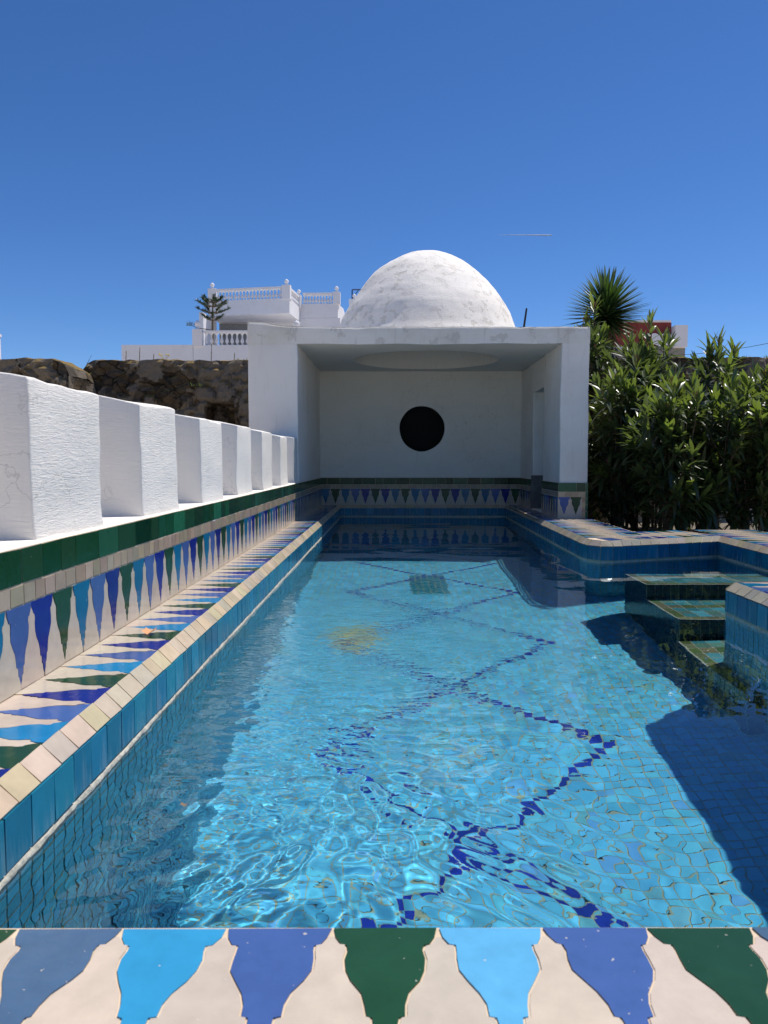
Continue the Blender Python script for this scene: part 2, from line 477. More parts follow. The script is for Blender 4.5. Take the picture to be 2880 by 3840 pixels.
# far side of the alcove
a, b = Vector((*UP[6], 0)), Vector((*UP[7], 0)); dd = (b - a).normalized(); nn_ = Vector((-dd.y, dd.x, 0))
a2 = a + dd*.55
two_rows(a2, dd, nn_, (b - a2).length + .03, start=1)
pc = [UP[3], UP[4], UP[5], UP[6], Vector((a2.x, a2.y)) + Vector((dd.x, dd.y))*.02]
mb.face([(p.x, p.y, -.0022) for p in pc] + [(3.46, 10.95, -.0022), (2.60, 10.6, -.0022)], 1)
for k in range(5):      # plain cream pieces filling the corner
    f0, f1 = k/5, (k + 1)/5
    A0, A1 = a.lerp(a2, f0), a.lerp(a2, f1)
    tile(mb, Vector((0, 0, -.001)), Vx, Vy, [(A0.x + .004, A0.y + .004), (A1.x - .004, A1.y + .004), (A1.x - .004 + nn_.x*.3, A1.y + nn_.y*.3), (A0.x + .004 + nn_.x*.3, A0.y + nn_.y*.3)][:4], .003, jc(random.choice([CREAM, CREAM, PERI, TEAL]), .08))
# right side of the alcove
a = Vector((UP[7].x, UP[7].y + .9, 0)); bb = Vector((UP[8].x, UP[8].y, 0))
two_rows(bb, Vy, Vx, a.y - bb.y, start=3) if Vy.cross(Vx).z > 0 else two_rows(a, -Vy, Vx, a.y - bb.y, start=3)
rc = mb.build('corner_coping', [M_glaze, M_grout], pool)
# near block at the right
mb = MB()
two_rows(Vector((UP[11].x + .004, UP[8].y - .07, 0)), -Vy, Vx, 5.2, w=1.5, start=0)
nb = mb.build('corner_coping', [M_glaze, M_grout], pool)

# steps
def step(x0, x1, y0, y1, z):
    mb = MB()
    ed = .10
    olive = [(.09, .13, .05), (.13, .15, .07), (.08, .15, .07), (.16, .16, .09)]
    def strip(O, U, V, L, h, cols, w=.13): row(mb, O, U, V, L, h, lambda: jc(random.choice(cols), .2), lambda: w + random.uniform(-.01, .01), .004, .004, .01)
    z0 = z
    strip(Vector((x0, y0, z0)), Vx, Vy, x1 - x0, ed, olive)
    y = y0 + ed; k = 0
    while y < y1 - .02:
        h = min(.13, y1 - y)
        strip(Vector((x0, y, z0)), Vx, Vy, ed, h, olive)
        strip(Vector((x0 + ed, y, z0)), Vx, Vy, x1 - x0 - ed, h, [(.06, .26, .30), (.05, .22, .26), (.12, .24, .20), (.08, .30, .36)] if k % 4 != 3 else olive)
        y += h; k += 1
    mb.face([(x0, y0, z0 - .0005), (x1, y0, z0 - .0005), (x1, y1, z0 - .0005), (x0, y1, z0 - .0005)], 1)
    # pale nosing
    for (A, B_) in (((x0, y0), (x1, y0)), ((x0, y1), (x0, y0))):
        mb.tube([(A[0], A[1], z0 - .004), (B_[0], B_[1], z0 - .004)], .011, 6, 1)
    # risers, dark colour stands in for the hedge's reflection hiding them
    O = Vector((x1, y0 - .003, z0 - .01))
    nz_ = int((z0 - FZ)/T_)
    for k in range(nz_):
        row(mb, Vector((x1, y0 - .004, z0 - .015 - k*T_)), -Vx, -Vz, x1 - x0, T_, lambda: jc((.006, .045, .07), .2), lambda: T_, .003, .0035, .02)
        row(mb, Vector((x0 - .004, y0, z0 - .015 - k*T_)), Vy, -Vz, y1 - y0, T_, lambda: jc((.006, .045, .07), .2), lambda: T_, .003, .0035, .02)
    mb.face([(x0, y0, z0), (x1, y0, z0), (x1, y0, FZ), (x0, y0, FZ)], 1)
    mb.face([(x0, y1, z0), (x0, y0, z0), (x0, y0, FZ), (x0, y1, FZ)], 1)
    return mb.build('step', [M_mosaic, M_lime], pool)
steps = [step(2.68, 4.26, 8.07, 8.80, -.43), step(2.66, 4.26, 7.08, 8.05, -1.20), step(2.62, 4.26, 5.62, 6.98, -1.85)]

# ------------------------------------------------------------------ water
def axis(a, b, f):
    L = [a]
    while L[-1] < b: L.append(L[-1] + f(L[-1]))
    return np.array(L)
xs_ = axis(-1.24, 4.42, lambda x: .0145 if x < 2.2 else .028)
ys_ = axis(1.50, 17.62, lambda y: .0135 if y < 4.5 else min(.045, .0135 + (y - 4.5)*.005))
X, Y = np.meshgrid(xs_, ys_)
rng = np.random.RandomState(5)
Z = np.zeros_like(X)
def bell(cx, cy, rx, ry): return np.exp(-(((X - cx)/rx)**2 + ((Y - cy)/ry)**2))
near = bell(-.45, 3.0, .95, 1.8) + .55*bell(.35, 2.1, .75, .7)
calm = .10 + .35*bell(.2, 5.5, 1.8, 3.0)
fadefar = 1/(1 + np.exp((Y - 11.5)/1.2))
def waves(n, l0, l1, slope, ang0, spread, field):
    global Z
    A = np.zeros_like(X)
    wx = .10*np.sin(1.7*X + 2.3*Y) + .08*np.sin(3.1*Y - 2.2*X + 1)
    wy = .10*np.sin(2.1*X - 1.3*Y + 2) + .07*np.sin(2.9*X + 1.9*Y)
    for _ in range(n):
        lam = math.exp(rng.uniform(math.log(l0), math.log(l1))); a = ang0 + rng.normal(0, spread); k = 2*math.pi/lam
        A += (slope/k)*np.sin(k*((X + wx)*math.cos(a) + (Y + wy)*math.sin(a)) + rng.uniform(0, 6.28))
    Z += A/math.sqrt(n)*1.4*field
waves(22, .10, .21, .062, .9, 1.2, near**1.5)
waves(12, .30, .60, .022, .7, 1.3, .015 + near*.8)
waves(10, .11, .22, .020, 1.1, 1.0, calm*fadefar*.8 + .015)
waves(8, .35, .9, .009, 1.2, .9, .35 + .6*calm)
waves(5, 1.2, 2.6, .007, 1.4, .8, 1.0)
# rings spreading from the inlet jet
for (cx, cy, lam, sl, rx) in ((-.75, 3.4, .19, .024, 1.0), (.45, 3.1, .18, .022, .55), (-.2, 5.2, .32, .018, 1.3)):
    r = np.sqrt((X - cx)**2 + (Y - cy)**2) + .05*np.sin(3*X + 2*Y)
    Z += sl/(2*math.pi/lam)*np.sin(2*math.pi*r/lam)*np.exp(-((r - .2)/rx)**2)
n1, n2 = X.shape
V = np.stack([X*S, Y*S, (WZ + Z)*S], -1).reshape(-1, 3)
idx = np.arange(n1*n2).reshape(n1, n2)
F = np.stack([idx[:-1, :-1], idx[:-1, 1:], idx[1:, 1:], idx[1:, :-1]], -1).reshape(-1, 4)
xm = X[:-1, :-1].ravel(); ym = Y[:-1, :-1].ravel()
F = F[~(((xm > 2.79) & (ym < 6.38)) | ((xm > 2.60) & (ym > 10.3)))]      # only inside the basin
me = bpy.data.meshes.new('water')
me.vertices.add(len(V)); me.vertices.foreach_set('co', V.astype(np.float32).ravel())
me.loops.add(F.size); me.loops.foreach_set('vertex_index', F.astype(np.int32).ravel())
me.polygons.add(len(F)); me.polygons.foreach_set('loop_start', (np.arange(len(F))*4).astype(np.int32))
me.polygons.foreach_set('loop_total', np.full(len(F), 4, np.int32))
me.update(calc_edges=True); me.shade_smooth()
t = NT('pool_water'); t.n.remove(t.b)
g = t.new('ShaderNodeBsdfGlass'); g.inputs['IOR'].default_value = 1.333; g.inputs['Roughness'].default_value = 0
g.inputs['Color'].default_value = (.90, .98, 1, 1)
# fine ripples: short wavelets as bump, strongest near the jet, dying out towards the pavilion
rip = .004 + .22*bell(-.7, 3.4, .6, 1.5) + .50*bell(-.2, 5.6, .95, 1.7) + .012*calm*fadefar
ra = me.attributes.new('ripple', 'FLOAT', 'POINT'); ra.data.foreach_set('value', rip.astype(np.float32).ravel())
at_ = t.new('ShaderNodeAttribute', attribute_name='ripple')
v = t.coord((1, 1.25, 1)); nA = t.noise(v, 12, 1.5, .4, .9); nB = t.noise(t.coord((1.1, 1.8, 1)), 20, 1, .4, .5)
hh_ = t.math('MULTIPLY', t.math('ADD', nA, t.math('MULTIPLY', nB, .55)), at_.outputs['Fac'])
bp_ = t.new('ShaderNodeBump'); bp_.inputs['Strength'].default_value = 1.0; bp_.inputs['Distance'].default_value = .0085
t.link(hh_, bp_.inputs['Height']); t.link(bp_.outputs[0], g.inputs['Normal'])
t.link(g.outputs[0], t.n['Material Output'].inputs[0])
me.materials.append(t.m)
water = bpy.data.objects.new('water', me); COL.objects.link(water); tag(water, kind='structure')
water['label'] = 'rippled clear blue pool water'
water.cycles.is_caustics_caster = True
for o in [pf, pw] + steps: o.cycles.is_caustics_receiver = True

# ------------------------------------------------------------------ parapet wall with blocks
par = thing('parapet_wall', (-1.9, 7.5, -.4), 'low white wall with tall square blocks and a tiled face, left of the pool', 'wall')
mb = MB()
soft_box(mb, (-2.4, -1.628, -1.2, 13.49, -.4, .632), .02, .006, .16)
mb.build('wall_base', M_white, par, smooth=True, weld=True)
for k in range(-2, 7):
    y0 = 3.545 + 1.57*k; y1 = min(y0 + .83, 13.49)
    zj = .012*math.sin(k*2.3)
    mb = MB()
    def post(p, y0=y0, k=k, zj=zj):
        if p.z > 1.0: p = p + Vz*(max(0, (-1.665 - p.x))*.17*(1 if p.z > 1.2 else .5) + zj + .012*nz(p, 3, k))
        # fillet at the foot
        if p.z < .72 and p.x > -1.7: p = p + Vx*(.72 - p.z)*.16
        return p
    soft_box(mb, (-2.15, -1.668, y0, y1, .60, 1.378), .013, .010, .08, post=post, fine=.0035)
    mb.build('merlon', M_white, par, smooth=True, weld=True)
dado(Vector((-1.622, 13.5, .622)), -Vy, 14.6, CYC, 1, parent=par)

# ------------------------------------------------------------------ pavilion
pav = thing('pavilion', (.45, 15.5, -.4), 'white cube pavilion with a weathered dome over the far end of the pool', 'pavilion')
XL0, XL1, XR0, XR1, YF, YB = -2.52, -1.65, 2.92, 3.41, 13.5, 17.6
def wob(p): return p
mb = MB(); soft_box(mb, (XL0, XL1, YF, YB + .4, -.4, 3.06), .018, .008, .15)
tag(mb.build('wall', M_pav, pav, smooth=True, weld=True))
mb = MB()   # right wall: pier, far stretch, lintel over the door gap
DY0, DY1, DZ = 15.0, 16.1, 2.42
soft_box(mb, (XR0, XR1, YF, DY0, -.4, 3.06), .018, .008, .15)
soft_box(mb, (XR0, XR1, DY1, YB + .4, -.4, 3.02), .018, .008, .15)
soft_box(mb, (XR0, XR1, DY0 - .01, DY1 + .01, DZ, 3.02), .012, .004, .15)
mb.build('wall', M_pav, pav, smooth=True, weld=True)
# back wall with round opening
mb = MB()
cx, cz, rr = .667, 1.735, .515
def ring_to_rect(mb, c, r, rect, plane, n=64, steps_=6, flip=False, m=0, wz=0):
    x0, x1, z0, z1 = rect
    outer, inner = [], []
    for k in range(n):
        t = 2*math.pi*k/n; dx, dz = math.cos(t), math.sin(t)
        tx = ((x1 - c[0])/dx if dx > 1e-9 else (x0 - c[0])/dx if dx < -1e-9 else 1e9)
        tz = ((z1 - c[1])/dz if dz > 1e-9 else (z0 - c[1])/dz if dz < -1e-9 else 1e9)
        q = min(tx, tz); outer.append((c[0] + dx*q, c[1] + dz*q))
        w = r*(1 + wz*math.sin(3*t + 1) + wz*.6*math.sin(7*t)); inner.append((c[0] + dx*w, c[1] + dz*w))
    # snap nearest to the corners
    for X_, Z_ in ((x0, z0), (x1, z0), (x0, z1), (x1, z1)):
        i = min(range(n), key=lambda i: (outer[i][0] - X_)**2 + (outer[i][1] - Z_)**2); outer[i] = (X_, Z_)
    rows = []
    for s_ in range(steps_ + 1):
        f = s_/steps_
        rows.append([plane(inner[k][0]*(1 - f) + outer[k][0]*f, inner[k][1]*(1 - f) + outer[k][1]*f) for k in range(n)])
    mb.grid(rows, m, wrap=True, flip=flip)
    return inner
bp = lambda x, z: Vector((x, YB + .012*nz((x, 0, z), 1.2, 4), z))
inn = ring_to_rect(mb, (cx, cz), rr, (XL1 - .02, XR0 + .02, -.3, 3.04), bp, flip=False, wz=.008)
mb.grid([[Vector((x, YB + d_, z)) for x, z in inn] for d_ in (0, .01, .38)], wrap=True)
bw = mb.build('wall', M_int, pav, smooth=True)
mb = MB()
mb.face([(XL1, YB + .38, .5), (XR0, YB + .38, .5), (XR0, YB + .38, 3.0), (XL1, YB + .38, 3.0)])
mb.grid([[Vector((x, YB + d_, z)) for x, z in [(cx + (a_ - cx)*.985, cz + (b_ - cz)*.985) for a_, b_ in inn]] for d_ in (.02, .37)], wrap=True)
mb.build('round_window', M_black, pav)  # black sheet and lining painted in for the unlit dark beyond the opening
mb = MB(); soft_box(mb, (XL0 + .02, XR1 - .02, YB + .4, YB + .5, -.4, 3.02), .01, .004, .3); mb.build('wall', M_pav, pav, smooth=True, weld=True)
# roof slab with a circular opening under the dome
DC = (.68, 15.72)
mb = MB()
def ztop(x, y):
    h = .105/(1 + math.exp((x + 2.05)*7)) + .010*nz((x, y, 0), 2.2, 6) + .007*nz((x, y, 0), 8, 2)
    return 3.32 + h
def disp(p):
    return p + Vector((nz(p, 1.6, 3), nz(p, 1.6, 11), nz(p, 1.6, 23)))*.008*1.6 + Vector((nz(p, 6, 5), nz(p, 6, 15), nz(p, 6, 29)))*.0048
rect = (XL0 - .003, XR1 + .003, YF - .004, YB + .5)
nX = 74
xs2 = [rect[0] + (rect[1] - rect[0])*i/nX for i in range(nX + 1)]
prof_z = [0, .12, .5, .85, .95, 1.0]
prof_in = [0, 0, 0, 0, .006, .03]
def side_pt(x, y, nx_, ny_, q):
    zt = ztop(x, y); z = 3.025 + (zt - 3.025)*prof_z[q]
    p = disp(Vector((x, y, z))); 
    return p - Vector((nx_, ny_, 0))*prof_in[q]
mb.grid([[side_pt(x, rect[2], 0, -1, q) for x in xs2] for q in range(6)])
ys2 = [rect[2] + (rect[3] - rect[2])*i/40 for i in range(41)]
mb.grid([[side_pt(rect[1], y, 1, 0, q) for y in ys2] for q in range(6)])
mb.grid([[side_pt(rect[0], y, -1, 0, q) for y in ys2[::-1]] for q in range(6)])
mb.grid([[side_pt(x, rect[3], 0, 1, q) for x in xs2[::-1]] for q in range(6)])
ring_to_rect(mb, DC, 1.50, (rect[0] + .01, rect[1] - .01, rect[2] + .012, rect[3] - .01), lambda x, y: disp(Vector((x, y, ztop(x, y)))) - Vz*.004, n=160)
mb.build('roof', M_lintel, pav, smooth=True)
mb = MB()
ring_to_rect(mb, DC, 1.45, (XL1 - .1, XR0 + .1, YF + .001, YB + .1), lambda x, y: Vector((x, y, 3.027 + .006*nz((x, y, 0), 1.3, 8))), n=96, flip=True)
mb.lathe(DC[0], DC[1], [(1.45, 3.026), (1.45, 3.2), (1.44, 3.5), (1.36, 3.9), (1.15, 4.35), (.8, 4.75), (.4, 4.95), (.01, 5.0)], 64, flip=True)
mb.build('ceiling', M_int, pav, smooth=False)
# dome
DP = [(1.97, 3.28), (1.88, 3.46), (1.81, 3.67), (1.775, 3.78), (1.72, 3.92), (1.64, 4.07), (1.54, 4.22), (1.42, 4.38), (1.27, 4.57), (1.12, 4.72), (.97, 4.84), (.80, 4.96), (.6, 5.07), (.42, 5.14), (.24, 5.185), (.1, 5.20), (.002, 5.205)]
DP = [(r*.958, 3.67 + (z - 3.67)*.965) for r, z in DP]
DP2 = []
for a_, b_ in zip(DP[:-1], DP[1:]):
    for k in range(4): DP2.append((a_[0] + (b_[0] - a_[0])*k/4, a_[1] + (b_[1] - a_[1])*k/4))
DP2.append(DP[-1])
mb = MB()
def dl(p):
    d_ = Vector((p.x - DC[0], p.y - DC[1], 1.0)).normalized()
    e_ = .05*nz(p, .75, 7) + .022*nz(p, 2.0, 3) + .007*nz(p, 6, 9) + .003*nz(p, 15, 2)
    return p + d_*e_
mb.lathe(DC[0], DC[1], DP2, 128, f=dl)
mb.build('dome', M_dome, pav, smooth=True)
# tile bands inside
dado(Vector((XL1 + .030, YB, .622)), -Vy, YB - 13.5, CYC, 2, parent=pav)
dado(Vector((XR0, YB - .016, .622)), -Vx, XR0 - XL1, [GREEN, COB, PERI, TEAL, GREEN, TEAL, COB], 0, parent=pav)
dado(Vector((XR0 - .022, DY1 + .02, .622)), Vy, YB - DY1 - .02, CYC, 0, parent=pav)
dado(Vector((XR0 - .022, YF - .02, .622)), Vy, DY0 - YF + .0, CYC, 2, parent=pav)
# front of the right pier: two big figures and trim
mb = MB()
D = -Vz; Uq = -Vx; Of = Vector((XR1 + .006, YF - .022, .622))
W = XR1 - XR0 + .028
for a_, b_, c_ in ((.0, .045, (.015, .11, .055)), (.045, .20, (.012, .06, .03)), (.20, W, (.016, .10, .05))):
    tile(mb, Of, Uq, D, [(a_ + .003, .003), (b_ - .003, .003), (b_ - .003, .155), (a_ + .003, .155)], .006, c_)
for k in range(4):
    tile(mb, Of, Uq, D, [(.003, .16 + k*.115), (.042, .16 + k*.115), (.042, .27 + k*.115), (.003, .27 + k*.115)], .006, jc((.015, .11, .055), .2))
    tile(mb, Of, Uq, D, [(.048, .255 + k*.09), (.10, .255 + k*.09), (.10, .34 + k*.09), (.048, .34 + k*.09)], .006, jc((.45, .33, .2), .2))
for k in range(4):
    tile(mb, Of, Uq, D, [(.048 + k*.117, .16), (.162 + k*.117, .16), (.162 + k*.117, .247), (.048 + k*.117, .247)], .006, jc((.45, .34, .22), .15))
merlons(mb, Of + Uq*.105 + D*.25, Uq, D, W - .108, [GREEN, PERI], L=.31, ext=.05, period=.21)
mb.face([Of, Of + Uq*W, Of + Uq*W + D*.62, Of + D*.62], 1)
mb.box(XR1 - .02, XR1 + .004, YF - .02, YF + .3, 0, .62, 1)
mb.build('pier_tiles', [M_glaze, M_grout], pav)
# grey cement kerb in the doorway
mb = MB(); soft_box(mb, (XR0 - .03, XR1 - .02, DY1 - .06, DY1 + .03, -.1, .70), .01, .006, .08, fine=.004)
mb.build('door_jamb', M_cement, pav, smooth=True, weld=True)
mb = MB(); soft_box(mb, (XR0 - .02, XR1, DY0, DY1 - .05, -.4, .012), .01, .004, .1)
mb.build('threshold', M_white, pav, smooth=True, weld=True)

# ------------------------------------------------------------------ ground
t = NT('dry_soil'); v = t.coord(); a_ = t.noise(v, 3, 8, .65); b_ = t.noise(v, 45, 4)
t.base(t.mix(a_, (.10, .08, .055), (.20, .17, .13))); t.rough(.95); t.bump(t.math('ADD', a_, t.math('MULTIPLY', b_, .4)), .7, .02)
M_soil = t.m
mb = MB()
GZ = -.40
hx0, hx1, hy0, hy1 = -2.2, 5.0, -1.0, 17.9
BIG = 2500
for x0, x1, y0, y1 in ((-BIG, hx0, -BIG, BIG), (hx1, BIG, -BIG, BIG), (hx0, hx1, -BIG, hy0), (hx0, hx1, hy1, BIG)):
    mb.face([(x0, y0, GZ), (x1, y0, GZ), (x1, y1, GZ), (x0, y1, GZ)])
# infill between pool coping and the soil bed on the right
mb.face([(3.38, 10.9, GZ), (5.0, 10.9, GZ), (5.0, 17.9, GZ), (3.38, 17.9, GZ)])
M_pave = plain('bounce_paving', (.55, .475, .385), .9, .25, 1.5, .3)  # ground sheet out of view, made pale to bounce warm light onto shaded walls
gr = mb.build('ground', M_pave); tag(gr, kind='structure')
mb = MB(); nb_ = 40
mb.grid([[(3.36 + 8.6*i/nb_, (11.0 if 3.36 + 8.6*i/nb_ < 4.4 else 11.2) + (18.95 - 11.2)*j/nb_, GZ + .03 + .03*nz((i*.4, j*.4, 0), 1, 3)) for i in range(nb_ + 1)] for j in range(nb_ + 1)])
sb = mb.build('soil', M_soil, smooth=True); tag(sb, kind='structure')
M_terr = plain('bounce_terrace_paving', (.70, .60, .47), .7, .2, 4, .2)
mb = MB(); mb.box(-9, 11, -16, .72, GZ, -.012)  # unseen terrace behind the camera, enlarged and paled to bounce warm light
mb.box(4.3, 6.2, .7, 6.3, GZ, -.012)
tr = mb.build('terrace', M_terr); tag(tr, kind='structure')

# ------------------------------------------------------------------ rubble stone walls
def rubble(name, seedcol=0):
    t = NT(name); v = t.coord(); vv = t.coord((1, 1, 1.45))
    a = t.new('ShaderNodeVertexColor', layer_name='Col')
    n = t.noise(v, 3.0, 9, .7, .5); n2 = t.noise(v, 14, 5, .65)
    wv = t.new('ShaderNodeVectorMath', operation='ADD'); t.link(vv, wv.inputs[0])
    nc = t.new('ShaderNodeTexNoise'); nc.inputs['Scale'].default_value = 4; t.link(vv, nc.inputs['Vector'])
    sc_ = t.new('ShaderNodeVectorMath', operation='SCALE'); sc_.inputs['Scale'].default_value = .22; t.link(nc.outputs['Color'], sc_.inputs[0]); t.link(sc_.outputs[0], wv.inputs[1])
    vo = t.new('ShaderNodeTexVoronoi', feature='F1'); vo.inputs['Scale'].default_value = 3.0; t.link(wv.outputs[0], vo.inputs['Vector'])
    ve = t.new('ShaderNodeTexVoronoi', feature='DISTANCE_TO_EDGE'); ve.inputs['Scale'].default_value = 3.0; t.link(wv.outputs[0], ve.inputs['Vector'])
    sx = t.new('ShaderNodeSeparateColor'); t.link(vo.outputs['Color'], sx.inputs[0])
    st = t.ramp(sx.outputs[0], [(0, (.10, .085, .065)), (.45, (.19, .15, .10)), (.75, (.16, .145, .125)), (1, (.28, .21, .13))])
    st = t.mix(t.ramp(ve.outputs['Distance'], [(.0, 1.0), (.055, 0.0)]), st, (.03, .026, .02))
    nbig = t.noise(v, 1.9, 9, .62, .4)
    cc = t.mix(t.ramp(nbig, [(.475, 0.0), (.495, 1.0)]), st, t.mix(n2, (.30, .27, .22), (.40, .36, .30)))
    cc = t.mix(t.ramp(n, [(.30, .95), (.36, 0.0)]), cc, (.015, .013, .01))  # near-black patches paint the dark of cavities into the stone colour
    cc = t.mix(t.math('MULTIPLY', t.ramp(n2, [(.5, 0.0), (.75, 1.0)]), .5), cc, (.09, .075, .055))
    g = t.new('ShaderNodeNewGeometry'); sp = t.new('ShaderNodeSeparateXYZ'); t.link(g.outputs['True Normal'], sp.inputs[0])
    ms = t.ramp(t.math('ADD', sp.outputs['Z'], t.math('MULTIPLY', n2, .5)), [(.95, 0.0), (1.15, 1.0)])
    moss = t.mix(t.noise(v, 8, 4), (.62, .38, .10), (.34, .32, .16))
    cc = t.mix(t.math('MULTIPLY', ms, .85), cc, moss)
    mm = t.mix(1.0, cc, (.50, .47, .44), 'MULTIPLY')
    t.base(mm); t.rough(.95); t.bump(t.math('ADD', n, n2), .9, .04); t.b.inputs['Specular IOR Level'].default_value = .15
    return t.m
M_rub = rubble('rubble_stone')
def stone_wall(name, x0, x1, y0, y1, z0, z1, label, holes=(), roundl=.0, roundr=.0, parent=None, step=.075):
    th = thing(name, ((x0 + x1)/2, (y0 + y1)/2, z0), label, 'wall')
    mb = MB()
    nx_, nz2, ny_ = int((x1 - x0)/step), int((z1 - z0)/step), max(4, int((y1 - y0)/.12))
    def top(x):
        h = z1 + .035*nz((x, 0, 0), 1.3, 3) + .03*nz((x, 0, 0), 5, 8)
        if roundl and x < x0 + roundl: h -= roundl*.75*(1 - math.sqrt(max(0, 1 - ((x0 + roundl - x)/roundl)**2)))
        if roundr and x > x1 - roundr: h -= roundr*.75*(1 - math.sqrt(max(0, 1 - ((x - x1 + roundr)/roundr)**2)))
        return h
    def D3(p, nrm):
        q = Vector((p.x, p.y, p.z*1.45))
        try:
            dd, _ = noise.voronoi(q*2.3)
            st = min(1, max(0, (dd[1] - dd[0])*3.2))
        except Exception: st = .5
        m_ = .5 + .5*nz(p, 1.1, 2)
        d_ = -.13*(1 - st)*(m_ > .33) + .07*nz(p, 2.4, 5) + .035*nz(p, 8, 1)
        lump = nz(p, 1.9, 44)
        if lump < -.34: d_ -= .22*min(1, (-.34 - lump)*9)
        for (hx0_, hx1_, hz0_, hz1_) in holes:
            if hx0_ < p.x < hx1_ and hz0_ < p.z < hz1_ + .05*nz(p, 4, 4): d_ -= .75
        return p + nrm*d_
    zf = [i/nz2 for i in range(nz2 + 1)]
    xs3 = [x0 + (x1 - x0)*i/nx_ for i in range(nx_ + 1)]
    mb.grid([[D3(Vector((x, y0, z0 + (top(x) - z0)*f)), Vector((0, -1, 0))) for x in xs3] for f in zf], 0, (1, 1, .999))
    fr = [D3(Vector((x, y0, top(x))), Vector((0, -1, 0))) for x in xs3]
    rows = [fr]
    for k in range(1, ny_ + 1):
        y = y0 + (y1 - y0)*k/ny_
        rows.append([Vector((x, y, top(x) + .05*nz((x, y, 0), 3, 3) + .03*math.sin(math.pi*k/ny_))) for x in xs3])
    mb.grid(rows, 0, (1, 1, .999))
    nyv = [y0 + (y1 - y0)*k/ny_ for k in range(ny_ + 1)]
    for X_, nr, fl in ((x1, 1, False), (x0, -1, True)):
        G = [[Vector((X_ + .10*nz((0, y, f*3), 2, 2)*(0 < y - y0) , y, z0 + (top(X_) - z0)*f)) for y in nyv] for f in zf]
        mb.grid(G, 0, (1, 1, .999), flip=fl)
    mb.grid([[Vector((x, y1, z0 + (top(x) - z0)*f)) for x in xs3[::4]] for f in (0, 1)], 0, (1, 1, .999), flip=True)
    mb.build('stonework', M_rub, th, smooth=False)
    return th
stone_wall('stone_wall', -7.62, -2.0, 19.0, 20.0, GZ, 3.47, 'dark rubble stone wall with a mossy top, between the white blocks and the pavilion', holes=((-4.62, -3.9, .6, 2.42),), roundl=.3)
stone_wall('stone_wall', -13.0, -7.30, 17.4, 18.9, GZ, 3.30, 'eroded stone wall stub with a rounded end at the far left', roundr=.5)
stone_wall('stone_wall', 3.9, 14.5, 19.0, 20.2, GZ, 3.52, 'grassy topped stone wall behind the oleander bushes', step=.1)
mb = MB(); soft_box(mb, (4.6, 14, 17.3, 17.6, GZ, .42), .03, .01, .2)
lw = mb.build('low_wall', plaster('beige_render', col=(.55, .50, .44), stain=.3), smooth=True, weld=True)  # plain beige-grey render of the low wall
tag(lw, 'low beige rendered wall seen under the oleander branches', 'wall')

# ------------------------------------------------------------------ plants
def leafmat(name, cols, rough=.35, trans=.35, tcol=(.35, .5, .05)):
    t = NT(name); a = t.new('ShaderNodeVertexColor', layer_name='Col')
    v = t.coord(); n = t.noise(v, 30, 3)
    c = t.mix(t.math('MULTIPLY', n, .35), a.outputs['Color'], (.02, .035, .01))
    t.base(c); t.rough(rough); t.b.inputs['Specular IOR Level'].default_value = 1.0
    tr = t.new('ShaderNodeBsdfTranslucent')
    tc = t.mix(1.0, a.outputs['Color'], (3.0, 2.8, 1.3), 'MULTIPLY'); t.link(tc, tr.inputs['Color'])
    ms = t.new('ShaderNodeMixShader'); ms.inputs[0].default_value = trans
    t.link(t.b.outputs[0], ms.inputs[1]); t.link(tr.outputs[0], ms.inputs[2]); t.link(ms.outputs[0], t.n['Material Output'].inputs[0])
    return t.m
M_leaf = leafmat('oleander_leaf', None, .37, .32)
M_yuc = leafmat('yucca_leaf', None, .42, .15)
M_stem = plain('stem_bark', (.12, .085, .05), .8, .3, 30, .4)
M_bark = plain('trunk_bark', (.16, .12, .08), .9, .4, 14, .8)
M_bud = plain('flower_bud', (.30, .07, .06), .6, .3, 40, .1)
UPV = Vector((0, 0, 1))
def leaf(mb, base, d, L, w, droop, c, fold=.25):
    d = d.normalized()
    side = d.cross(UPV)
    if side.length < .1: side = Vector((random.uniform(-1, 1), random.uniform(-1, 1), 0))
    side.normalize()
    a = random.uniform(-.5, .5); nrm = side.cross(d).normalized(); side = side*math.cos(a) + nrm*math.sin(a)
    prof = [(0, .12), (.18, .62), (.42, 1.0), (.7, .78), (.9, .3), (1, .0)]
    cen, le, ri = [], [], []
    for s, ww in prof:
        p = base + d*(L*s) - UPV*(droop*L*s*s)
        cen.append(p - UPV*0); nn = side.cross(d).normalized()
        le.append(p + side*w*ww + nn*fold*w*ww); ri.append(p - side*w*ww + nn*fold*w*ww)
    i = len(mb.V)
    for r in range(6): mb.V.extend([tuple(le[r]), tuple(cen[r]), tuple(ri[r])])
    for r in range(5):
        q = i + 3*r
        for f in ((q, q + 1, q + 4, q + 3), (q + 1, q + 2, q + 5, q + 4)):
            mb.F.append(f); mb.M.append(0); mb.C.append(c)
